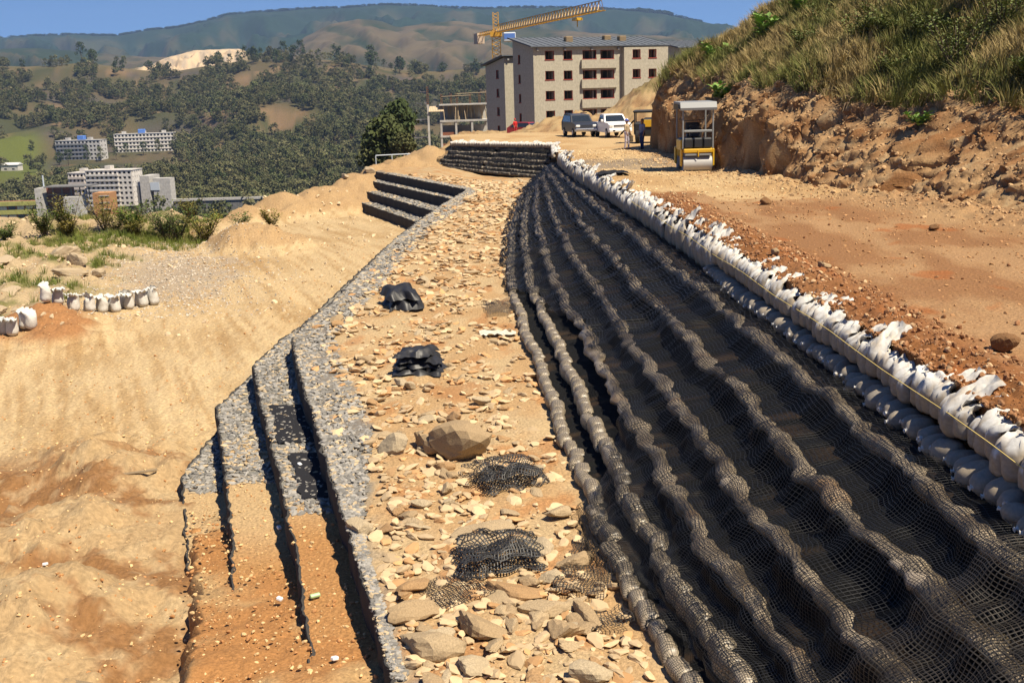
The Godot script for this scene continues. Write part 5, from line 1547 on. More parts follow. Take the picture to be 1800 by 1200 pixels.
func build_vehicles():
	# pickup, nose towards the viewer (+z)
	var t := thing("pickup_truck", Vector3(8.05, 0, -83.5), "white double-cab pickup parked beside the dark wagon, nose forward", "pickup truck", "", deg_to_rad(9.0))
	var b := MB.new()
	hull(b, [[2.55, 0.42], [2.62, 0.62], [2.58, 0.95], [2.35, 1.06], [1.15, 1.14], [0.55, 1.68], [-0.55, 1.72], [-0.85, 1.16], [-0.88, 0.62], [-2.5, 0.62], [-2.5, 0.45], [-1.95, 0.40], [1.0, 0.38]], 0.87, 1.12, 1.72, 0.17)
	put(b.mesh(), "body", M.white_paint, t)
	b = MB.new(); b.box(Vector3(-0.86, 0.621, -2.52), Vector3(-0.78, 1.12, -0.9)); b.box(Vector3(0.78, 0.621, -2.52), Vector3(0.86, 1.12, -0.9)); b.box(Vector3(-0.779, 0.621, -2.52), Vector3(0.779, 1.1, -2.44)); put(b.mesh(), "cargo_bed", M.white_paint, t)
	b = MB.new(); b.quad(Vector3(-0.74, 1.17, 1.13), Vector3(0.74, 1.17, 1.13), Vector3(0.64, 1.62, 0.66), Vector3(-0.64, 1.62, 0.66)); put(b.mesh(), "windscreen", M.glass, t)
	for sx in [-1.0, 1.0]:
		b = MB.new()
		for q in [[0.42, -0.02], [-0.08, -0.6]]:
			b.quad(Vector3(sx * 0.862, 1.16, q[0] + 0.3 if q[0] > 0.2 else q[0]), Vector3(sx * 0.862, 1.16, q[1]), Vector3(sx * 0.775, 1.58, q[1]), Vector3(sx * 0.775, 1.58, q[0]))
		put(b.mesh(), "side_window", M.glass, t)
		b = MB.new(); b.cbox(Vector3(sx * 0.72 - 0.14, 0.8, 2.5), Vector3(sx * 0.72 + 0.14, 0.98, 2.64), 0.03); put(b.mesh(), "headlight", M.lamp_lens, t)
		b = MB.new(); b.cbox(Vector3(sx * 0.97 - 0.09, 1.15, 0.78), Vector3(sx * 0.97 + 0.09, 1.34, 0.9), 0.03); put(b.mesh(), "mirror", M.white_paint, t)
		b = MB.new(); b.cbox(Vector3(sx * 0.5 - 0.09, 0.5, 2.6), Vector3(sx * 0.5 + 0.09, 0.6, 2.68), 0.02); put(b.mesh(), "fog_lamp", M.black, t)
		for z in [1.72, -1.5]: wheel(t, Vector3(sx * 0.76, 0.37, z), 0.37, 0.26)
	b = MB.new(); b.cbox(Vector3(-0.52, 0.78, 2.54), Vector3(0.52, 0.97, 2.63), 0.03); put(b.mesh(), "grille", M.chrome, t)
	b = MB.new(); b.cbox(Vector3(-0.88, 0.42, 2.4), Vector3(0.88, 0.68, 2.66), 0.06); put(b.mesh(), "bumper", M.white_paint, t)
	# dark wagon
	t = thing("station_wagon", Vector3(5.75, 0, -86.5), "dark grey off-road wagon parked left of the white pickup", "car", "", deg_to_rad(11.0))
	b = MB.new()
	hull(b, [[2.2, 0.4], [2.3, 0.6], [2.25, 0.92], [2.0, 1.02], [1.0, 1.12], [0.4, 1.66], [-1.75, 1.72], [-2.15, 1.1], [-2.2, 0.45], [-1.4, 0.38], [1.0, 0.36]], 0.87, 1.08, 1.72, 0.16)
	put(b.mesh(), "body", M.grey_paint, t)
	b = MB.new(); b.quad(Vector3(-0.74, 1.15, 0.985), Vector3(0.74, 1.15, 0.985), Vector3(0.66, 1.6, 0.48), Vector3(-0.66, 1.6, 0.48)); put(b.mesh(), "windscreen", M.glass, t)
	for sx in [-1.0, 1.0]:
		b = MB.new()
		b.quad(Vector3(sx * 0.868, 1.13, 0.75), Vector3(sx * 0.868, 1.13, -1.8), Vector3(sx * 0.775, 1.6, -1.6), Vector3(sx * 0.775, 1.6, 0.35)); put(b.mesh(), "side_window", M.glass, t)
		b = MB.new(); b.cbox(Vector3(sx * 0.66 - 0.17, 0.74, 2.15), Vector3(sx * 0.66 + 0.17, 0.93, 2.3), 0.04); put(b.mesh(), "headlight", M.lamp_lens, t)
		for z in [1.4, -1.35]: wheel(t, Vector3(sx * 0.76, 0.36, z), 0.36, 0.25)
	b = MB.new(); b.cbox(Vector3(-0.88, 0.4, 2.05), Vector3(0.88, 0.66, 2.36), 0.06); put(b.mesh(), "bumper", M.chrome, t)
	b = MB.new(); b.bar(Vector3(-0.6, 1.78, 0.2), Vector3(-0.6, 1.78, -1.6), 0.03, 6); b.bar(Vector3(0.6, 1.78, 0.2), Vector3(0.6, 1.78, -1.6), 0.03, 6); put(b.mesh(), "roof_rail", M.black, t)
	# red car, half behind the mound
	t = thing("red_car", Vector3(2.35, -0.95, -114.5), "dark red car half hidden behind the spoil mound below the block", "car", "", deg_to_rad(62.0))
	b = MB.new()
	hull(b, [[2.1, 0.35], [2.15, 0.7], [1.9, 0.86], [0.9, 0.95], [0.3, 1.42], [-1.3, 1.45], [-1.95, 0.98], [-2.1, 0.9], [-2.1, 0.35]], 0.82, 0.94, 1.45, 0.18)
	put(b.mesh(), "body", M.red_paint, t)
	for sx in [-1.0, 1.0]:
		b = MB.new(); b.quad(Vector3(sx * 0.825, 0.97, 0.75), Vector3(sx * 0.825, 0.97, -1.75), Vector3(sx * 0.72, 1.36, -1.3), Vector3(sx * 0.72, 1.36, 0.3)); put(b.mesh(), "side_window", M.glass, t)
		for z in [1.3, -1.3]: wheel(t, Vector3(sx * 0.72, 0.31, z), 0.31, 0.2)
	b = MB.new(); b.quad(Vector3(-0.72, 0.98, 0.9), Vector3(0.72, 0.98, 0.9), Vector3(0.64, 1.36, 0.4), Vector3(-0.64, 1.36, 0.4)); put(b.mesh(), "windscreen", M.glass, t)
	# dark machine under a tarpaulin behind the end of the bank
	t = thing("covered_machine", Vector3(9.25, 0, -72.5), "dark tarpaulin-covered machine with a yellow side standing behind the bank end", "machine", "", deg_to_rad(-10.0))
	b = MB.new(); b.cbox(Vector3(-0.2, 0.45, -1.4), Vector3(1.1, 1.6, 1.0), 0.12); put(b.mesh(), "body", M.black, t)
	b = MB.new(); b.cbox(Vector3(-0.1, 1.05, 1.003), Vector3(0.5, 1.5, 1.06), 0.02); put(b.mesh(), "side_panel", M.yellow, t)
	b = MB.new(); b.cbox(Vector3(-0.75, 0.5, -1.2), Vector3(-0.21, 1.35, 0.9), 0.1); put(b.mesh(), "engine_hood", M.black, t)
	b = MB.new(); b.cbox(Vector3(-0.8, 1.95, -1.0), Vector3(0.9, 2.12, 0.9), 0.06)
	for q in [[-0.7, -0.9], [-0.7, 0.8], [0.8, -0.9], [0.8, 0.8]]: b.bar(Vector3(q[0], 1.3, q[1]), Vector3(q[0], 1.96, q[1]), 0.04, 6)
	put(b.mesh(), "canopy", M.black, t)
	var TP := PackedVector3Array()
	for i in 9:
		for j in 7:
			var u := i / 8.0; var v := j / 6.0
			TP.push_back(Vector3(-0.75 - u * 1.1 + 0.06 * N2(v * 4.0, u * 3.0), 1.5 - u * 1.15 + 0.1 * N2(u * 3.0, v * 5.0), -0.9 + v * 1.8))
	put(grid_mesh(TP, 7, 9, PackedColorArray(), 1.0), "tarpaulin", M.fabric_dark, t)
	for q in [[-0.5, -0.9], [-0.5, 0.8], [0.9, -0.9], [0.9, 0.8]]: wheel(t, Vector3(q[0], 0.42, q[1]), 0.42, 0.3)
	build_roller()

func build_roller():
	var t := thing("road_roller", Vector3(8.0, 0, -45.9), "small yellow and black tandem road roller with grey canopy facing the viewer", "road roller", "", deg_to_rad(-2.0))
	var b: MB
	for z in [0.0, -2.0]:
		b = MB.new(); b.lathe(Vector3(-0.6, 0.325, z), Vector3(1, 0, 0), [[0.0, 0.06], [0.27, 0.06], [0.285, 0.0], [0.32, 0.0], [0.325, 0.012], [0.325, 1.188], [0.32, 1.2], [0.285, 1.2], [0.27, 1.14], [0.0, 1.14]], 40)
		put(b.mesh(), "drum", M.steel, t)
	for z in [0.0, -2.0]:
		for sx in [-1.0, 1.0]:
			b = MB.new(); b.cbox(Vector3(sx * 0.66 - 0.045, 0.22, z - 0.16), Vector3(sx * 0.66 + 0.045, 0.95, z + 0.16), 0.03); put(b.mesh(), "yoke", M.yellow, t)
	# front: scraper plates, yellow beam, black hood in three panels
	for sx in [-1.0, 1.0]:
		b = MB.new(); b.cbox(Vector3(sx * 0.29 - 0.26, 0.66, 0.12), Vector3(sx * 0.29 + 0.26, 0.76, 0.34), 0.02); put(b.mesh(), "scraper", M.canopy, t)
	b = MB.new(); b.cbox(Vector3(-0.6, 0.78, -0.2), Vector3(0.6, 0.95, 0.36), 0.03); b.cbox(Vector3(-0.02, 0.62, 0.361), Vector3(0.03, 0.9, 0.39), 0.01); put(b.mesh(), "front_beam", M.yellow, t)
	for k in 3:
		b = MB.new(); b.cbox(Vector3(-0.585 + k * 0.4, 0.97, -0.3), Vector3(-0.215 + k * 0.4, 1.39, 0.33), 0.05); put(b.mesh(), "hood_panel", M.black, t)
	b = MB.new(); b.cbox(Vector3(-0.52, 1.0, -2.45), Vector3(0.52, 1.32, -1.2), 0.06); b.cbox(Vector3(-0.45, 0.5, -1.5), Vector3(0.45, 0.99, -0.35), 0.05); put(b.mesh(), "chassis", M.black, t)
	b = MB.new(); b.cbox(Vector3(-0.62, 0.55, -2.5), Vector3(0.62, 0.98, -1.55), 0.06); put(b.mesh(), "rear_body", M.yellow, t)
	for sx in [-1.0, 1.0]:
		b = MB.new(); b.cbox(Vector3(sx * 0.6 - 0.06, 0.85, -1.75), Vector3(sx * 0.6 + 0.06, 1.3, -0.3), 0.03); put(b.mesh(), "side_panel", M.yellow, t)
	# seat, console, wheel
	b = MB.new(); b.cbox(Vector3(-0.3, 1.33, -1.5), Vector3(0.3, 1.5, -1.05), 0.05); b.cbox(Vector3(-0.3, 1.5, -1.62), Vector3(0.3, 1.98, -1.48), 0.05); put(b.mesh(), "seat", M.black, t)
	b = MB.new(); b.cbox(Vector3(-0.25, 1.39, -0.62), Vector3(0.25, 1.78, -0.38), 0.05); put(b.mesh(), "console", M.black, t)
	b = MB.new()
	for i in 16:
		var a0 := TAU * i / 16.0; var a1 := TAU * (i + 1) / 16.0
		b.bar(Vector3(cos(a0) * 0.23, 1.86 + sin(a0) * 0.08, -0.68 + sin(a0) * 0.2), Vector3(cos(a1) * 0.23, 1.86 + sin(a1) * 0.08, -0.68 + sin(a1) * 0.2), 0.017, 5)
	b.bar(Vector3(-0.23, 1.86, -0.68), Vector3(0.23, 1.86, -0.68), 0.013, 4); put(b.mesh(), "steering_wheel", M.black, t)
	# roll frame and canopy
	for sx in [-1.0, 1.0]:
		b = MB.new(); b.cbox(Vector3(sx * 0.62 - 0.03, 0.95, 0.2), Vector3(sx * 0.62 + 0.03, 2.55, 0.27), 0.01); put(b.mesh(), "canopy_post", M.canopy, t)
		b = MB.new(); b.cbox(Vector3(sx * 0.62 - 0.03, 1.31, -1.95), Vector3(sx * 0.62 + 0.03, 2.55, -1.88), 0.01); put(b.mesh(), "canopy_post", M.canopy, t)
	b = MB.new(); b.cbox(Vector3(-0.585, 1.62, 0.2), Vector3(0.585, 1.72, 0.28), 0.02); put(b.mesh(), "cross_bar", M.canopy, t)
	b = MB.new(); b.bar(Vector3(-0.6, 2.1, 0.23), Vector3(0.2, 2.12, 0.23), 0.015, 5); put(b.mesh(), "hand_rail", M.black, t)
	b = MB.new(); b.prism(PackedVector2Array([Vector2(0.42, 2.52), Vector2(0.44, 2.62), Vector2(0.3, 2.85), Vector2(-2.0, 2.88), Vector2(-2.15, 2.6), Vector2(-2.12, 2.54), Vector2(-1.96, 2.8), Vector2(0.24, 2.77)]), -0.75, 0.75); put(b.mesh(), "canopy", M.canopy, t)
	b = MB.new(); b.cbox(Vector3(-0.83, 2.6, 0.1), Vector3(-0.751, 2.78, 0.36), 0.02); put(b.mesh(), "work_lamp", M.black, t)

# ---------------------------------------------------------------- people: one smooth skin over tapered bones
func person(called: String, at: Vector3, turn: float, bones: Array, label: String, cell: float) -> Node3D:
	var t := thing(called, at, label, "person", "", turn)
	var lo := Vector3(9, 9, 9); var hi := -lo
	for b in bones:
		for k in 2:
			var r: float = b[2 + k]
			lo = lo.min(b[k] - Vector3.ONE * (r + cell * 2)); hi = hi.max(b[k] + Vector3.ONE * (r + cell * 2))
	var n := Vector3i(((hi - lo) / cell).ceil())
	var f := func(p: Vector3) -> Array:
		var d := 9.0; var best := 9.0; var col := Color(1, 1, 1)
		for b in bones:
			var a: Vector3 = b[0]; var ab: Vector3 = b[1] - a
			var h := clampf((p - a).dot(ab) / maxf(ab.length_squared(), 1e-6), 0.0, 1.0)
			var k := (p - a - ab * h).length() - lerpf(b[2], b[3], h)
			if k < best:
				best = k; col = b[4]
			var m := clampf(0.5 + 0.5 * (d - k) / 0.03, 0.0, 1.0)
			d = lerpf(d, k, m) - 0.03 * m * (1.0 - m)
		return [d, col]
	var nx := n.x + 1; var ny := n.y + 1; var nzz := n.z + 1
	var val := PackedFloat32Array(); val.resize(nx * ny * nzz)
	for z in nzz:
		for y in ny:
			for x in nx: val[(z * ny + y) * nx + x] = f.call(lo + Vector3(x, y, z) * cell)[0]
	var V := PackedVector3Array(); var C := PackedColorArray(); var I := PackedInt32Array()
	var id := {}
	for z in n.z:
		for y in n.y:
			for x in n.x:
				var acc := Vector3.ZERO; var cnt := 0
				for e in [[0, 0, 0, 1, 0, 0], [0, 1, 0, 1, 1, 0], [0, 0, 1, 1, 0, 1], [0, 1, 1, 1, 1, 1], [0, 0, 0, 0, 1, 0], [1, 0, 0, 1, 1, 0], [0, 0, 1, 0, 1, 1], [1, 0, 1, 1, 1, 1], [0, 0, 0, 0, 0, 1], [1, 0, 0, 1, 0, 1], [0, 1, 0, 0, 1, 1], [1, 1, 0, 1, 1, 1]]:
					var a := val[((z + e[2]) * ny + y + e[1]) * nx + x + e[0]]; var b := val[((z + e[5]) * ny + y + e[4]) * nx + x + e[3]]
					if (a < 0.0) != (b < 0.0):
						acc += Vector3(x + e[0], y + e[1], z + e[2]).lerp(Vector3(x + e[3], y + e[4], z + e[5]), a / (a - b)); cnt += 1
				if cnt:
					var p := lo + acc / cnt * cell
					id[(z * ny + y) * nx + x] = V.size(); V.push_back(p); C.push_back(f.call(p)[1])
	for z in range(1, n.z):
		for y in range(1, n.y):
			for x in range(1, n.x):
				var k := (z * ny + y) * nx + x
				var a := val[k]
				for ax in 3:
					var st: int = [1, nx, nx * ny][ax]
					var u: int = [nx, nx * ny, 1][ax]; var w: int = [nx * ny, 1, nx][ax]
					var b := val[k + st]
					if (a < 0.0) == (b < 0.0): continue
					var q := [k, k - u, k - u - w, k - w]
					if not (id.has(q[0]) and id.has(q[1]) and id.has(q[2]) and id.has(q[3])): continue
					var o := [id[q[0]], id[q[1]], id[q[2]], id[q[3]]]
					if a < 0.0: o.reverse()
					for j in [0, 1, 2, 0, 2, 3]: I.push_back(o[j])
	var arr := []
	arr.resize(Mesh.ARRAY_MAX)
	arr[Mesh.ARRAY_VERTEX] = V; arr[Mesh.ARRAY_COLOR] = C; arr[Mesh.ARRAY_INDEX] = I
	var nn := PackedVector3Array()
	for p in V:
		var e := 0.01
		var d0: float = f.call(p)[0]
		nn.push_back(Vector3(f.call(p + Vector3(e, 0, 0))[0] - d0, f.call(p + Vector3(0, e, 0))[0] - d0, f.call(p + Vector3(0, 0, e))[0] - d0).normalized())
	arr[Mesh.ARRAY_NORMAL] = nn
	var m := ArrayMesh.new(); m.add_surface_from_arrays(Mesh.PRIMITIVE_TRIANGLES, arr)
	put(m, "figure", M.person, t)
	return t

func body_bones(shirt: Color, trousers: Color, skin: Color, shoe: Color, hair: Color, stride: float, armf: float) -> Array:
	var B := []
	for sx in [-1.0, 1.0]:
		var hip := Vector3(sx * 0.09, 0.9, 0); var knee := Vector3(sx * 0.1, 0.49, 0.03 + sx * stride * 0.5); var ank := Vector3(sx * 0.1, 0.09, sx * stride)
		B.append([hip, knee, 0.095, 0.066, trousers]); B.append([knee, ank, 0.066, 0.05, trousers]); B.append([ank - Vector3(0, 0.04, 0.03), ank + Vector3(sx * 0.02, -0.045, 0.14), 0.045, 0.038, shoe])
		var sh := Vector3(sx * 0.185, 1.42, 0); var el := Vector3(sx * 0.23, 1.14, 0.02 + armf * 0.1); var wr := Vector3(sx * 0.21, 0.9, 0.08 + armf * 0.2)
		B.append([sh, el, 0.06, 0.048, shirt]); B.append([el, wr, 0.042, 0.03, skin])
		B.append([wr, wr + Vector3(0, -0.07, 0.02), 0.034, 0.032, skin])
		for k in 4: B.append([wr + Vector3(0, -0.07, 0.0 + k * 0.014), wr + Vector3(0, -0.15 + absf(k - 1.5) * 0.012, 0.02 + k * 0.012), 0.013, 0.011, skin])
		B.append([wr + Vector3(0, -0.03, 0.04), wr + Vector3(-sx * 0.01, -0.09, 0.075), 0.014, 0.011, skin])
	B.append([Vector3(-0.07, 0.95, 0), Vector3(0.07, 0.95, 0), 0.125, 0.125, trousers])
	B.append([Vector3(0, 1.03, 0), Vector3(0, 1.3, 0.0), 0.145, 0.15, shirt]); B.append([Vector3(-0.11, 1.36, 0), Vector3(0.11, 1.36, 0), 0.1, 0.1, shirt])
	B.append([Vector3(0, 1.44, 0), Vector3(0, 1.53, 0.01), 0.055, 0.052, skin])
	B.append([Vector3(0, 1.59, 0.015), Vector3(0, 1.64, 0.0), 0.078, 0.095, skin])
	B.append([Vector3(0, 1.61, 0.09), Vector3(0, 1.575, 0.115), 0.012, 0.016, skin])        # nose
	for sx in [-1.0, 1.0]: B.append([Vector3(sx * 0.092, 1.625, -0.005), Vector3(sx * 0.095, 1.59, -0.005), 0.016, 0.012, skin])
	B.append([Vector3(0, 1.68, -0.01), Vector3(0, 1.69, -0.015), 0.098, 0.09, hair])
	return B

func build_people():
	var skin := lc(0.24, 0.13, 0.08)
	var bn := body_bones(lc(0.42, 0.32, 0.2), lc(0.5, 0.45, 0.5), skin, lc(0.12, 0.06, 0.03), lc(0.05, 0.09, 0.35), 0.07, 0.3)
	bn.append([Vector3(0, 1.67, 0.08), Vector3(0, 1.655, 0.16), 0.05, 0.03, lc(0.05, 0.09, 0.35)])      # cap peak
	var t := person("person", Vector3(7.15, 0.0, -65.0), deg_to_rad(55.0), bn, "person in tan shirt, pale trousers and blue cap standing on the road", 0.03)
	var b := MB.new(); b.cbox(Vector3(0.16, 0.42, 0.02), Vector3(0.28, 0.78, 0.3), 0.04)
	b.bar(Vector3(0.22, 0.78, 0.06), Vector3(0.22, 0.86, 0.15), 0.012, 4); b.bar(Vector3(0.22, 0.78, 0.26), Vector3(0.22, 0.86, 0.17), 0.012, 4)
	var bag := put(b.mesh(), "carried_bag", mat(lc(0.45, 0.36, 0.2), 0.9)); bag.transform = t.transform
	tag(bag, "pale cloth bag held by the person with the blue cap", "bag")
	person("person", Vector3(8.0, 0.0, -64.4), deg_to_rad(-60.0), body_bones(lc(0.16, 0.19, 0.3), lc(0.03, 0.045, 0.12), skin, lc(0.02, 0.02, 0.02), lc(0.02, 0.02, 0.02), 0.02, -0.1), "person in dark blue clothes standing in the shade by the bank", 0.03)
	person("person", Vector3(0.95, -0.75, -110.0), deg_to_rad(40.0), body_bones(lc(0.5, 0.03, 0.03), lc(0.35, 0.03, 0.04), skin, lc(0.03, 0.03, 0.03), lc(0.4, 0.03, 0.03), 0.05, 0.1), "person in red clothes beside the red car", 0.04)

# ---------------------------------------------------------------- buildings in the valley
func flats(called: String, at: Vector3, turn: float, L: float, Dp: float, H: float, floors: int, cols: int, wall: Color, band: Color, label: String, balc: bool, side_cols: int):
	var t := thing(called, at, label, "building", "", turn)
	var m := MB.new(); m.col = wall
	var holes := []
	var fh := H / floors
	for f in floors:
		for c in cols:
			var x0 := L * (c + 0.2) / cols
			holes.append([x0, x0 + L * 0.6 / cols, f * fh + fh * 0.34, f * fh + fh * 0.82])
	holed_wall(m, 0, L, 0, H, 0.6, holes)
	var sw := Transform3D(Basis(Vector3(0, 0, -1), Vector3(0, 1, 0), Vector3(1, 0, 0)), Vector3(L, 0, -0.6))
	var sh := []
	for f in floors:
		for c in side_cols:
			var x0 := (Dp - 0.6) * (c + 0.35) / side_cols
			sh.append([x0, x0 + (Dp - 0.6) * 0.3 / side_cols, f * fh + fh * 0.4, f * fh + fh * 0.8])
	holed_wall(m, 0, Dp - 0.6, 0, H, 0.5, sh, sw)
	m.quad(Vector3(0, 0, -Dp), Vector3(0, 0, 0), Vector3(0, H, 0), Vector3(0, H, -Dp)); m.quad(Vector3(L, 0, -Dp), Vector3(0, 0, -Dp), Vector3(0, H, -Dp), Vector3(L, H, -Dp))
	put(m.mesh(), "wall", M.paint, t)
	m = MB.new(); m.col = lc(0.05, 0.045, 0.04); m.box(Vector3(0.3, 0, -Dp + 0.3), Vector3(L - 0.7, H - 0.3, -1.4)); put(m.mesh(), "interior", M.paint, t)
	m = MB.new(); m.col = wall * 0.85; m.box(Vector3(-0.3, H + 0.003, -Dp - 0.3), Vector3(L + 0.3, H + 0.4, 0.3))
	var ro := put(m.mesh(), "roof", M.paint, t)
	for k in maxi(1, int(L / 16.0)):
		m = MB.new(); m.col = wall * 0.8; var x := L * (k + 0.35) / maxi(1, int(L / 16.0)); m.box(Vector3(x, H + 0.41, -Dp * 0.7), Vector3(x + 3.4, H + 2.6, -Dp * 0.35)); put(m.mesh(), "roof_house", M.paint, ro)
	for f in floors:
		m = MB.new(); m.col = band
		if balc: m.box(Vector3(L * 0.02, f * fh - 0.1, 0.003), Vector3(L * 0.72, f * fh + fh * 0.36, 1.1))
		else: m.box(Vector3(0.1, f * fh - 0.12, 0.003), Vector3(L - 0.1, f * fh + fh * 0.12, 0.35))
		put(m.mesh(), "balcony" if balc else "floor_band", M.paint, t)
	return t

func build_valley_buildings():
	var white := lc(0.80, 0.75, 0.68)
	# concrete end walls with a dark brick facade between
	var t := thing("concrete_block", Vector3(-217.2, -60.0, -500.0), "grey concrete apartment block with two blank end walls and dark brick recess", "building")
	var m := MB.new()
	m.box(Vector3(0, 0, -9), Vector3(2.6, 27.4, 0)); put(m.mesh(), "end_wall", M.concrete_pale, t)
	m = MB.new(); m.box(Vector3(13.2, 0, -7), Vector3(20.5, 23.2, 1.5)); put(m.mesh(), "end_wall", M.concrete_pale, t)
	m = MB.new(); m.box(Vector3(2.61, 0, -13), Vector3(13.19, 27.3, -7)); put(m.mesh(), "brick_facade", M.brick, t)
	for f in 8:
		m = MB.new(); m.box(Vector3(2.62, f * 3.1 + 2.0, -6.99), Vector3(13.18, f * 3.1 + 2.4, -5.6)); put(m.mesh(), "gallery", M.concrete_dark, t)
	m = MB.new(); m.box(Vector3(4.0, 27.5, -13), Vector3(25.0, 28.0, -1)); for k in 5: m.bar(Vector3(6.0 + k * 4.2, 22.6, -6), Vector3(6.0 + k * 4.2, 27.6, -6), 0.3, 4)
	put(m.mesh(), "canopy_roof", M.concrete_dark, t)
	m = MB.new(); m.bar(Vector3(2.5, 27.5, -5), Vector3(2.5, 33.0, -5), 0.35, 6); put(m.mesh(), "vent_pipe", M.cabin, t)
	t = thing("banded_block", Vector3(-246.0, -60.0, -515.0), "apartment block with yellow-green balcony bands at the left edge", "building")
	m = MB.new(); m.box(Vector3(0, 0, -12), Vector3(27.0, 20.0, 0)); put(m.mesh(), "wall", M.brick, t)
	for f in 5:
		m = MB.new(); m.col = lc(0.42, 0.42, 0.13); m.box(Vector3(-0.5, f * 4.0 + 2.6, 0.003), Vector3(25.6, f * 4.0 + 4.6, 1.4)); put(m.mesh(), "balcony", M.paint, t)
		for k in 6:
			m = MB.new(); m.col = lc(0.55, 0.58, 0.62) if (k + f) % 3 else lc(0.07, 0.09, 0.14); m.box(Vector3(1.0 + k * 4.1, f * 4.0 + 0.7, 0.003), Vector3(4.2 + k * 4.1, f * 4.0 + 2.4, 0.25)); put(m.mesh(), "window", M.paint, t)
	flats("white_flats", Vector3(-247.0, -54.0, -640.0), deg_to_rad(-10.0), 29.0, 13.0, 20.6, 7, 10, white, lc(0.74, 0.70, 0.64), "tall white apartment block with rows of balconies in the valley", true, 5)
	flats("white_flats", Vector3(-262.0, -54.0, -652.0), deg_to_rad(-10.0), 15.0, 12.0, 18.8, 6, 6, white, lc(0.7, 0.62, 0.55), "lower white apartment block attached left of the tall one", true, 3)
	var ob := thing("brick_block", Vector3(-208.0, -60.0, -545.0), "orange brick apartment end behind the grey concrete block", "building")
	m = MB.new(); m.box(Vector3(0, 0, -10), Vector3(8.5, 21.0, 0)); put(m.mesh(), "wall", mat(lc(0.42, 0.22, 0.1), 0.9), ob)
	for f in 6:
		m = MB.new(); m.box(Vector3(3.2, f * 3.3 + 2.9, 0.003), Vector3(8.3, f * 3.3 + 3.3, 0.35)); put(m.mesh(), "floor_band", M.concrete_pale, ob)
	t = thing("lone_concrete_block", Vector3(-190.5, -60.0, -560.0), "lone grey concrete block with stair slot and white sign in the valley", "building", "", deg_to_rad(-6.0))
	m = MB.new(); m.box(Vector3(0, 0, -12), Vector3(2.5, 25.0, 0)); m.box(Vector3(2.51, 0, -12), Vector3(7.5, 28.0, 1.2)); m.box(Vector3(9.3, 0, -5), Vector3(18.4, 26.6, 1.0)); put(m.mesh(), "wall", M.concrete_pale, t)
	m = MB.new(); m.box(Vector3(7.51, 0, -12), Vector3(9.29, 24.0, -2.0)); put(m.mesh(), "stair_slot", M.concrete_dark, t)
	m = MB.new(); m.box(Vector3(7.8, 20.6, 1.01), Vector3(12.6, 24.6, 1.3)); put(m.mesh(), "sign_board", M.cabin, t)
	m = MB.new(); m.box(Vector3(0.1, 0, 0.003), Vector3(1.6, 23.0, 0.3)); put(m.mesh(), "door_strip", M.concrete_dark, t)
	var h1 = flats("hill_flats", Vector3(-410.0, -44.5, -1000.0), deg_to_rad(-8.0), 43.0, 13.0, 18.0, 5, 12, lc(0.62, 0.6, 0.57), lc(0.3, 0.3, 0.31), "white and grey apartment row with a blue tank on the wooded hill", true, 2)
	var h2 = flats("hill_flats", Vector3(-374.0, -41.5, -1050.0), deg_to_rad(6.0), 56.0, 13.0, 18.0, 5, 17, lc(0.74, 0.71, 0.66), lc(0.66, 0.6, 0.54), "long white apartment row further right on the wooded hill", false, 2)
	for q in [[h1, 20.0], [h2, 22.0]]:
		m = MB.new(); m.cbox(Vector3(q[1], 18.41, -8), Vector3(q[1] + 6.5, 22.2, -3), 0.4); put(m.mesh(), "water_tank", M.blue, q[0])
	# small houses and sheds among the trees
	var H := [[-330.0, 760.0, 9.0, 4.0, 0], [-345.0, 735.0, 12.0, 3.5, 1], [-300.0, 740.0, 10.0, 4.5, 1], [-285.0, 700.0, 8.0, 3.5, 0], [-268.0, 560.0, 11.0, 5.0, 0], [-254.0, 575.0, 8.0, 6.5, 1], [-430.0, 930.0, 16.0, 5.0, 0], [-150.0, 560.0, 9.0, 3.0, 0], [-121.0, 590.0, 14.0, 3.6, 2], [-105.0, 600.0, 8.0, 3.2, 2], [-318.0, 700.0, 10.0, 4.0, 1], [-340.0, 690.0, 9.0, 5.0, 0], [-352.0, 715.0, 11.0, 4.0, 0], [-375.0, 780.0, 14.0, 6.0, 0], [-295.0, 655.0, 9.0, 5.0, 0], [-310.0, 665.0, 10.0, 4.0, 1]]
	var HL := ["pale small house left of the white blocks among trees", "low house with tiled roof farther left among trees", "tiled house on the bend of the valley road", "small white house by the valley road", "curved pale house above the banded block", "tall narrow pale house beside the concrete block", "white-roofed house on the meadow at the far left", "white shed at the foot of the lone concrete block", "long grey shed by the valley road on the right", "small grey shed by the valley road on the right", "tiled house in the middle of the village at the left", "white two-storey house in the village at the left", "white house at the far edge of the village", "large pale house above the village trees", "white house nearest the tall white block", "tiled house second from the tall white block"]
	for i in H.size():
		var q: Array = H[i]
		var y := valley_y(q[0], q[1])
		var th := thing("small_house", Vector3(q[0], y - 1.0, -q[1]), HL[i], "house", "", 0.3 * sin(i * 2.0))
		m = MB.new(); m.col = [lc(0.68, 0.64, 0.58), lc(0.6, 0.5, 0.4), lc(0.4, 0.42, 0.45)][q[4]]; m.box(Vector3(0, 0, -7), Vector3(q[2], q[3] + 1.0, 0)); put(m.mesh(), "wall", M.paint, th)
		m = MB.new(); m.col = [lc(0.66, 0.66, 0.66), lc(0.42, 0.2, 0.12), lc(0.4, 0.43, 0.47)][q[4]]
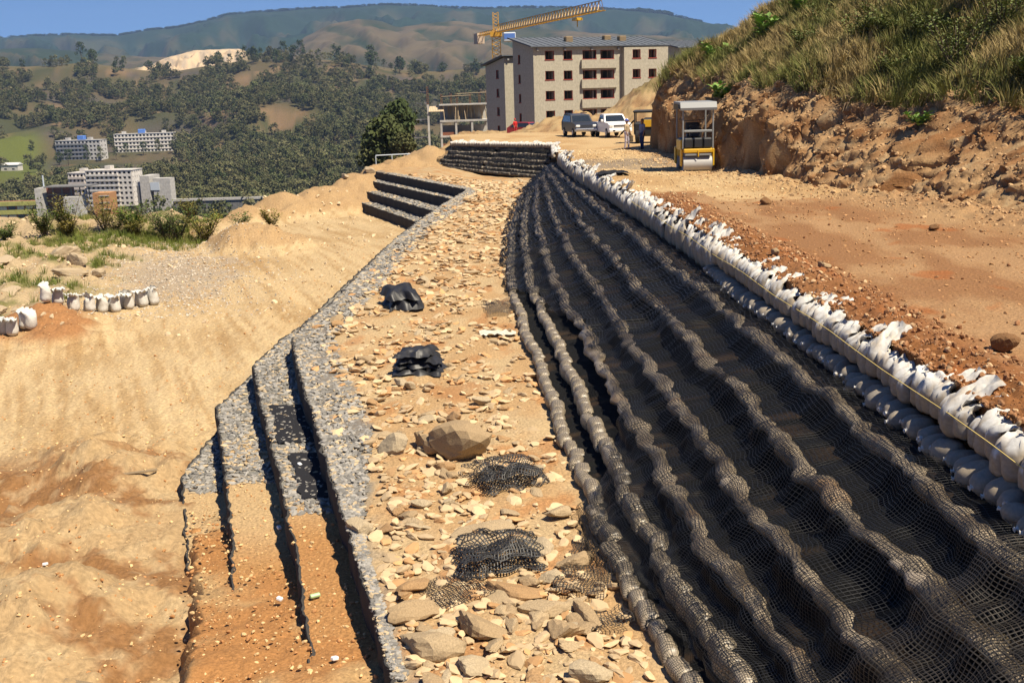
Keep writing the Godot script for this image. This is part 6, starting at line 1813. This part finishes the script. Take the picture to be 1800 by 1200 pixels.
		var a := Vector3(-0.6, q[3] + 1.003, 0.6); var b := Vector3(q[2] + 0.6, q[3] + 1.003, 0.6); var c := Vector3(q[2] + 0.6, q[3] + 1.003, -7.6); var d := Vector3(-0.6, q[3] + 1.003, -7.6); var r1 := Vector3(-0.6, q[3] + 2.9, -3.5); var r2 := Vector3(q[2] + 0.6, q[3] + 2.9, -3.5)
		m.quad(a, b, r2, r1); m.quad(c, d, r1, r2); m.tri(d, a, r1); m.tri(b, c, r2); m.quad(d, c, b, a); put(m.mesh(), "roof", M.paint, th)
		for k in 2:
			m = MB.new(); m.col = lc(0.06, 0.055, 0.05); m.box(Vector3(q[2] * (0.2 + k * 0.45), 2.0, 0.003), Vector3(q[2] * (0.35 + k * 0.45), 3.2, 0.06)); put(m.mesh(), "window", M.paint, th)
	# the valley road and a long low wall
	var P := PackedVector3Array(); var C := PackedColorArray()
	for i in 60:
		var s := lerpf(560.0, 760.0, i / 59.0)
		var x := -110.0 - 175.0 * pow(i / 59.0, 1.3)
		for k in 2:
			var xx := x + (k - 0.5) * 5.0; var ss := s + (k - 0.5) * 7.0
			P.push_back(Vector3(xx, maxf(valley_y(xx, ss), valley_y(x, s)) + 0.8, -ss)); C.push_back(lc(0.22, 0.21, 0.20))
	structure(grid_mesh(P, 2, 60, C, 1.0), "valley_road", M.land)
	var lw := thing("long_wall", Vector3(-168.0, -53.5, -545.0), "long grey concrete parapet crossing the valley right of the lone block", "wall")
	for k in 3:
		m = MB.new(); m.box(Vector3(k * 19.0, 0, -1), Vector3(k * 19.0 + 18.9, 9.2, 0)); put(m.mesh(), "panel", M.concrete_dark, lw)
	m = MB.new(); m.box(Vector3(0, 9.21, -1.5), Vector3(57.0, 10.4, 0.5)); put(m.mesh(), "coping", M.concrete_pale, lw)
# ---------------------------------------------------------------- plants on the left, trees
func build_left_site():
	var G := []
	for k in 2: G.append(grass_mesh(140 + k, 14, 1.0))
	for k in 2:
		var xf := []; var cols := []
		for i in 5200:
			var x := rng.randf_range(-34.0, -13.0); var s := rng.randf_range(40.0, 66.0)
			var m := Vector2((x + 19.5) / 5.5, (s - 55.5 - 0.12 * (x + 19.5)) / 3.6).length()
			var d := 1.0 - m + 0.3 * F2(x * 0.5, s * 0.5)
			if x < -17.0: d = maxf(d, F2(x * 0.35 + 20.0, s * 0.35) * 1.6 - 0.12)
			if d < 0.12 or rng.randf() > 0.3 + d: continue
			var y := low_y(x, s)
			var z := rng.randf_range(0.18, 0.42) * (1.0 + 0.5 * d)
			xf.append(Transform3D(Basis.from_euler(Vector3(0, rng.randf() * TAU, 0)).scaled(Vector3(z * 1.4, z, z * 1.4)), Vector3(x, y - 0.02, -s)))
			cols.append(lc(0.13, 0.18, 0.035).lerp(lc(0.26, 0.23, 0.08), rng.randf() * (0.9 if x < -22.0 else 0.45)))
		tag(multi(G[k], xf, cols, "meadow_grass", M.leaf), ["green grass strip on the lower ground at the left", "sparse grass between the rocks on the lower ground"][k], "grass")
	var S := [[-17.9, 56.5, 1.5, 1, "bushy shrub with pale leaf edges in the middle of the grass strip"], [-20.1, 57.5, 1.2, 1, "bright green feathery shrub in the grass strip"], [-21.9, 58.5, 1.5, 1, "brownish dry shrub in the grass strip"], [-23.5, 58.0, 1.5, 1, "tall grey-brown shrub at the left of the grass strip"], [-16.1, 57.0, 1.1, 1, "low shrub at the right end of the grass strip"], [-18.0, 61.5, 1.0, 1, "small dark shrub on the berm"], [-14.9, 60.0, 0.9, 1, "dark bush by the sand heap"], [-25.8, 55.5, 0.8, 1, "small dark plant left of the grass strip"], [-13.7, 62.5, 0.8, 1, "dry bush on the slope of the earth berm"], [-24.6, 57.0, 1.0, 1, "bush second from the left in the grass strip"]]
	var extra := ["thin shrub among the tall shrubs of the grass strip", "round shrub low in the grass strip", "leafy shrub behind the grass strip", "short shrub at the back edge of the grass strip"]
	for i in 9: S.append([-24.5 + i * 1.05 + 0.4 * sin(i * 5.0), 57.0 + 1.6 * sin(i * 2.3), 1.0 + 0.4 * cos(i * 1.7), 1, extra[i % 4]])
	for i in S.size():
		var q: Array = S[i]
		var tint: Color = [Color(0.8, 0.85, 0.8), Color(1.0, 1.25, 0.5), Color(1.7, 1.15, 0.9), Color(1.5, 1.1, 0.9), Color(0.8, 0.95, 0.7), Color(1.3, 0.95, 0.7), Color(0.7, 0.8, 0.7), Color(0.6, 0.7, 0.6), Color(1.5, 1.1, 0.8), Color(1.2, 1.1, 0.8)][i % 10]
		leafy_plant(Vector3(q[0], low_y(q[0], q[1]), -q[1]), q[2] * 1.45, 1, 700 + i, q[4], "shrubs by the grass strip", "strip_shrub", tint)
	var R := []
	for k in 4: R.append(rock_mesh(410 + k, 2, 10))
	var rm := mat(lc(0.56, 0.44, 0.29), 0.9, T.grain, 1.5, 0.8)
	var K := [[-18.7, 46.6, 0.55, 0.4, "dark-sided boulder standing at the edge of the rocky ground"], [-18.4, 44.8, 0.9, 0.28, "long ledge of pale rock beside the gravel"], [-17.3, 45.2, 0.5, 0.28, "rounded end stone of the pale ledge"], [-19.8, 42.2, 0.85, 0.3, "pale flat boulder in front of the ledge"], [-20.5, 49.8, 1.3, 0.4, "broad rounded rock mound near the grass strip"], [-20.0, 38.6, 0.9, 0.22, "long pale slab near the left edge"], [-18.8, 38.9, 0.6, 0.2, "whitish slab by the left heap"], [-18.2, 39.1, 0.35, 0.2, "dark broken stone by the left heap"], [-19.0, 37.0, 0.5, 0.3, "tan block at the left edge above the sacks"], [-18.6, 36.4, 0.4, 0.25, "tan stone just above the left sacks"], [-14.9, 56.8, 0.55, 0.25, "pale rock at the right end of the grass strip"], [-14.3, 56.0, 0.4, 0.25, "pale block beside the sand heap"], [-22.5, 48.0, 0.8, 0.3, "weathered boulder far left of the rocky ground"], [-11.0, 74.0, 0.5, 0.25, "pale rock on the crest of the earth berm"], [-9.6, 76.5, 0.7, 0.28, "tilted slab on the crest of the earth berm"]]
	for i in K.size():
		var q: Array = K[i]
		var o := put(R[i % 4], "field_rock", rm)
		o.transform = Transform3D(Basis.from_euler(Vector3(0.1 * sin(i), i * 0.4, 0.15 * cos(i * 2.0))).scaled_local(Vector3(q[2], q[3], q[2] * 0.6)), Vector3(q[0], low_y(q[0], q[1]) + q[3] * 0.3, -q[1]))
		tag(o, q[4], "rock")
	var xf := []; var cols := []
	for i in 3600:
		var s := rng.randf_range(34.0, 80.0); var x := rng.randf_range(-30.0, -6.0)
		var den := F2(x * 0.2, s * 0.2) + (0.3 if x < -17.0 else 0.0) + (0.35 if s > 62.0 else 0.0)
		if den < 0.12 or x > pl(E3, s): continue
		var r := 0.03 + 0.14 * pow(rng.randf(), 4.0)
		xf.append(Transform3D(Basis.from_euler(Vector3(rng.randf(), rng.randf() * 6.0, 0)).scaled_local(Vector3(r * 1.3, r * 0.7, r)), Vector3(x, low_y(x, s) + r * 0.2, -s)))
		cols.append(lc(0.56, 0.43, 0.27) * rng.randf_range(0.7, 1.15))
	var xg := []; var cg := []
	for i in 5200:
		var s := rng.randf_range(38.0, 56.0); var x := -14.6 - 0.25 * (s - 46.0) + rng.randfn() * 2.2
		if x > pl(E3, s) - 1.0: continue
		var r := 0.02 + 0.05 * pow(rng.randf(), 3.0)
		xg.append(Transform3D(Basis.from_euler(Vector3(rng.randf(), rng.randf() * 6.0, 0)).scaled_local(Vector3(r * 1.3, r * 0.6, r)), Vector3(x, low_y(x, s) + r * 0.2, -s)))
		cg.append(lc(0.46, 0.40, 0.32) * rng.randf_range(0.6, 1.2))
	tag(multi(rock_mesh(431, 1, 9), xg, cg, "grey_gravel", M.stone), "grey gravel spread on the lower ground beside the sand heap", "gravel")
	tag(multi(rock_mesh(430, 1, 9), xf, cols, "field_stones", M.stone), "small stones scattered on the lower ground and berm", "stones")

func crown_mesh(seed_: int, clumps: int, per: int, tall: float) -> ArrayMesh:
	var r := RandomNumberGenerator.new(); r.seed = seed_
	var mb := MB.new()
	for c in clumps:
		var an := r.randf() * TAU; var hh := r.randf()
		var rad := (0.42 * sin(PI * clampf(0.18 + hh * 0.75, 0.0, 1.0))) * sqrt(r.randf())
		var o := Vector3(cos(an) * rad, (0.32 + 0.6 * hh) * tall, sin(an) * rad)
		var cr := r.randf_range(0.11, 0.2)
		for k in per:
			var d := Vector3(r.randfn(), r.randfn(), r.randfn()).normalized()
			var p := o + d * cr * pow(r.randf(), 0.4)
			var x := Vector3(r.randfn(), r.randfn() * 0.6, r.randfn()).normalized()
			var y := x.cross(d + Vector3(r.randfn(), r.randfn(), r.randfn()) * 0.5).normalized()
			var z := r.randf_range(0.022, 0.05)
			var v := r.randf_range(0.7, 1.3)
			mb.col = lc(v, v, v * 0.9)
			mb.quad(p - x * z - y * z * 0.6, p + x * z * 0.3 - y * z, p + x * z + y * z * 0.6, p - x * z * 0.4 + y * z)
	return mb.mesh()

func trunk_mesh(seed_: int, tall: float) -> ArrayMesh:
	var r := RandomNumberGenerator.new(); r.seed = seed_
	var mb := MB.new()
	var a := Vector3(0, -0.06, 0); var b := Vector3(r.randf_range(-0.04, 0.04), 0.45 * tall, r.randf_range(-0.04, 0.04)); var c := b + Vector3(r.randf_range(-0.05, 0.05), 0.35 * tall, r.randf_range(-0.05, 0.05))
	mb.bar(a, b, 0.028, 6, 0.018); mb.bar(b, c, 0.018, 5, 0.006)
	for k in 5:
		var an := r.randf() * TAU; var f := r.randf_range(0.5, 1.0)
		var p := a.lerp(b, f)
		mb.bar(p, p + Vector3(cos(an) * 0.25, r.randf_range(0.12, 0.3), sin(an) * 0.25), 0.011, 4, 0.004)
	return mb.mesh()

func build_trees():
	var CR := []; var TR := []
	for k in 4:
		var tall: float = [1.0, 1.15, 0.9, 1.35][k]
		CR.append(crown_mesh(800 + k, [15, 13, 18, 12][k], 26, tall)); TR.append(trunk_mesh(810 + k, tall))
	var crm := []
	for k in 4:
		var m: StandardMaterial3D = M.crown.duplicate(); m.albedo_color = [lc(0.075, 0.09, 0.035), lc(0.10, 0.105, 0.045), lc(0.055, 0.075, 0.03), lc(0.115, 0.11, 0.055)][k].linear_to_srgb(); crm.append(m)
	var plant := func(x: float, s: float, h: float, w: float, k: int, mk: int, label: String, group: String, called := "hill_tree", y0 := 1e9):
		var t := thing(called, Vector3(x, (valley_y(x, s) if y0 > 1e8 else y0), -s), label, "tree", group, rng.randf() * TAU)
		t.scale = Vector3(w, h, w)
		put(CR[k], "crown", crm[mk], t); put(TR[k], "trunk", M.bark, t)
	# big dark trees beside the concrete frame: fuller crowns of their own
	var big := crown_mesh(900, 46, 60, 0.95)
	var Bt := [[-15.4, 140.0, 6.8, 6.4, "large dark green tree left of the concrete frame"], [-17.3, 148.0, 5.8, 6.0, "rounded dark tree at the left of the large tree"], [-15.2, 156.0, 8.2, 6.0, "taller tree standing behind the large dark tree"], [-18.6, 141.0, 3.4, 4.0, "low bush at the left foot of the dark trees"], [-13.0, 138.0, 3.6, 3.6, "low bush right of the large dark tree"]]
	for q in Bt:
		var y := valley_y(q[0], q[1])
		var t := thing("broad_tree", Vector3(q[0], y, -q[1]), q[4], "tree", "trees beside the concrete frame", q[0])
		t.scale = Vector3(q[3], q[2], q[3]); put(big, "crown", crm[[0, 1, 2, 0, 1][Bt.find(q)]], t); put(TR[0], "trunk", M.bark, t)
	var yb := thing("yellow_bush", Vector3(-11.9, valley_y(-11.9, 92.0), -92.0), "small bright yellow-green bush in front of the pipe railing", "bush")
	var ym := mat(lc(0.22, 0.22, 0.04), 0.9, null, 1.0, 0.0, true)
	yb.scale = Vector3(1.8, 3.4, 1.8); put(CR[2], "foliage", ym, yb)
	# trees one can pick out
	var n := 0; var guard := 0
	while n < 190 and guard < 9000:
		guard += 1
		var a := rng.randf_range(-0.5, 0.02); var s := 480.0 + 560.0 * pow(rng.randf(), 0.8)
		var x := a * s
		if not wooded(x, s): continue
		var h := rng.randf_range(8.0, 15.0); var k := rng.randi() % 4
		var where := "below the hill apartments at the left" if a < -0.3 else ("on the middle of the wooded slope" if a < -0.16 else "on the slope left of the apartment blocks")
		plant.call(x, s, h / 1.1, h * rng.randf_range(0.75, 1.1), k, rng.randi() % 4, "olive green tree " + where, "trees on the wooded hill")
		n += 1
	for i in 22:
		var a := lerpf(-0.33, -0.2, (i + rng.randf()) / 22.0); var s := rng.randf_range(470.0, 530.0)
		var h := rng.randf_range(13.0, 20.0)
		plant.call(a * s, s, h / 1.1, h * 0.8, rng.randi() % 4, rng.randi() % 3, "valley tree in front of the long concrete parapet", "trees on the valley floor", "valley_tree")
	for q in [[-398.0, 975.0], [-372.0, 972.0], [-366.0, 988.0], [-384.0, 960.0], [-352.0, 1015.0], [-338.0, 1022.0], [-326.0, 1028.0], [-312.0, 1030.0], [-356.0, 1000.0], [-410.0, 970.0], [-300.0, 1035.0]]:
		plant.call(q[0], q[1], rng.randf_range(9.0, 15.0), rng.randf_range(8.0, 12.0), rng.randi() % 4, rng.randi() % 3, "dark tree in front of the hill apartment rows", "trees before the hill apartments")
	# crest trees against the brown hills
	for i in 46:
		var a := rng.randf_range(-0.26, 0.0) if i < 36 else rng.randf_range(-0.45, -0.3); var s := rng.randf_range(1440.0, 1540.0)
		var h := rng.randf_range(11.0, 26.0)
		plant.call(a * s, s, h / 1.1, h * 0.75, rng.randi() % 4, 2, "dark tree on the crest line " + ("behind the wooded slope" if i < 36 else "of the far left pasture"), "crest trees", "crest_tree")
	for k in 4:
		var xf := []; var cols := []
		guard = 0
		while xf.size() < 3000 and guard < 20000:
			guard += 1
			var a := rng.randf_range(-0.56, 0.22); var s := 470.0 + 1050.0 * pow(rng.randf(), 0.75)
			var x := a * s
			if not wooded(x, s): continue
			var h := rng.randf_range(6.0, 13.0) * (1.25 if rng.randf() < 0.15 else 1.0)
			xf.append(Transform3D(Basis(Vector3.UP, rng.randf() * TAU).scaled(Vector3(h * rng.randf_range(0.75, 1.15), h, h * rng.randf_range(0.75, 1.15))), Vector3(x, valley_y(x, s) - 0.2, -s)))
			cols.append(lc(0.085, 0.10, 0.042).lerp(lc(0.16, 0.145, 0.075), rng.randf() * 0.9) * rng.randf_range(0.7, 1.25))
		tag(multi(CR[k], xf, cols, "wood", M.crown), ["mass of olive trees covering the hill", "paler thin trees mixed through the hill wood", "dark round trees mixed through the hill wood", "tall slender trees mixed through the hill wood"][k], "wood")
	# distant ridge wood
	var xr := []; var cr := []
	for i in 620:
		var a := rng.randf_range(-0.5, 0.22)
		var s := 5580.0
		if i < 60: a = rng.randf_range(0.118, 0.148)
		var h := rng.randf_range(10.0, 24.0) * (1.9 if i < 60 else 1.0)
		xr.append(Transform3D(Basis(Vector3.UP, rng.randf() * TAU).scaled(Vector3(h * 1.8, h, h * 1.8)), Vector3(a * s, pl(M1, a) * 5600.0 + 3.4 - h * 0.6, -s)))
		cr.append(lc(0.03, 0.055, 0.022))
	tag(multi(CR[2], xr, cr, "ridge_wood", M.crown), "dark trees lining the far mountain ridge", "wood")

func wooded(x: float, s: float) -> bool:
	var a := x / s
	if s < 650.0 and a < -0.17 and valley_y(x, s) > -45.0: return false
	# keep clear of the buildings, the road and the meadow
	for q in [[-205.0, 505.0, 26.0], [-232.0, 525.0, 24.0], [-235.0, 640.0, 24.0], [-256.0, 650.0, 18.0], [-180.0, 560.0, 20.0], [-388.0, 1000.0, 34.0], [-346.0, 1050.0, 40.0]]:
		if Vector2(x - q[0], s - q[1]).length() < q[2]: return false
	for q in [[-0.388, 1000.0, 0.03], [-0.33, 1050.0, 0.03], [-0.365, 640.0, 0.035], [-0.40, 640.0, 0.03], [-0.32, 560.0, 0.02], [-0.41, 505.0, 0.03], [-0.455, 515.0, 0.03]]:
		if absf(a - q[0]) < q[2] and s < q[1] and s > q[1] - 170.0: return rng_free(x, s) and false
	if a < -0.41 and s > 820.0 and s < 1110.0: return N2(x * 0.03, s * 0.03) > 0.62
	var d := F2(x / 95.0 + 4.0, s / 95.0) + 0.13 + 0.2 * sstep(-0.34, -0.2, a) - 0.25 * sstep(-0.13, -0.09, a) - 0.35 * sstep(1250.0, 1500.0, s) + (0.25 if s < 900.0 else 0.1)
	if F2(x / 70.0 + 50.0, s / 70.0) > 0.2: d -= 0.3
	return d > 0.12

func rng_free(_x: float, _s: float) -> bool: return true

# ---------------------------------------------------------------- litter
func build_small():
	var m: MB
	var L := [[-3.45, 14.3, "white plastic cup lying on the second step", 0], [-2.3, 12.1, "white scrap of paper on the first step at the front", 0], [-4.1, 17.4, "pale plastic scrap on the lowest step", 0], [-4.0, 19.0, "white scrap at the end of the dark lining cloth", 1], [-8.0, 17.0, "white scrap on the foreground mound", 2]]
	for q in L:
		var s: float = q[1]
		var y: float = low_y(q[0], s) if q[3] == 2 else maxf(-3.8 + (15.9 - s) * 0.114 + 0.04, bench_y(s) - (0.52 if q[0] > pl(E1, s) else 1.04) + 0.02)
		m = MB.new(); m.cbox(Vector3(-0.045, 0, -0.035), Vector3(0.045, 0.05, 0.035), 0.012)
		var o := put(m.mesh(), "litter_scrap", M.white_paint); o.position = Vector3(q[0], y, -s); o.rotation = Vector3(0.1, q[0], 0.25); tag(o, q[2], "litter")
	m = MB.new(); m.lathe(Vector3(-0.07, 0.035, 0), Vector3(1, 0, 0), [[0.0, 0.0], [0.028, 0.0], [0.034, 0.012], [0.034, 0.128], [0.028, 0.14], [0.0, 0.14]], 14)
	var can := put(m.mesh(), "drink_can", mat(lc(0.35, 0.5, 0.25), 0.35)); can.position = Vector3(-2.85, maxf(-3.8 + (15.9 - 13.9) * 0.114 + 0.05, bench_y(13.9) - 0.5), -13.9); can.rotation.y = 0.5
	tag(can, "pale green drink can on the first step", "can")
	# planks
	for q in [[-6.0, 13.2, 0.5, "pale wooden board half buried in the foreground earth", 0.4], [-7.9, 21.5, 0.75, "long pale board lying on the foreground mound", -0.15]]:
		m = MB.new(); m.cbox(Vector3(-q[2] * 0.5, 0, -0.045), Vector3(q[2] * 0.5, 0.025, 0.045), 0.006)
		var o := put(m.mesh(), "loose_board", M.wood); o.position = Vector3(q[0], low_y(q[0], q[1]) + 0.05, -q[1]); o.rotation = Vector3(0.05, -q[4], 0.06); tag(o, q[3], "board")
	# dark sheet at the road edge beside the far sacks, straw on the net
	var P := PackedVector3Array()
	for i in 12:
		for j in 8:
			var u := i / 11.0; var v := j / 7.0
			P.push_back(Vector3(u * 1.3, 0.06 + 0.05 * N2(u * 3.0, v * 3.0) + 0.05 * sin(u * 3.0), -v * 1.6))
	var sh := put(grid_mesh(P, 8, 12, PackedColorArray(), -1.0), "dark_sheet", M.fabric_dark); sh.position = Vector3(3.75, 0.02, -44.5); tag(sh, "dark cloth sheet on the road edge beside the far sacks", "sheet")
	m = MB.new(); m.bar(Vector3.ZERO, Vector3(0.02, -0.16, 0.02), 0.004, 4); m.bar(Vector3.ZERO, Vector3(0.05, 0.03, 0.0), 0.003, 4)
	var st := put(m.mesh(), "straw_stalk", M.wood); st.position = Vector3(2.28, -1.55, -10.15); tag(st, "single dry stalk caught on the black net", "stalk")
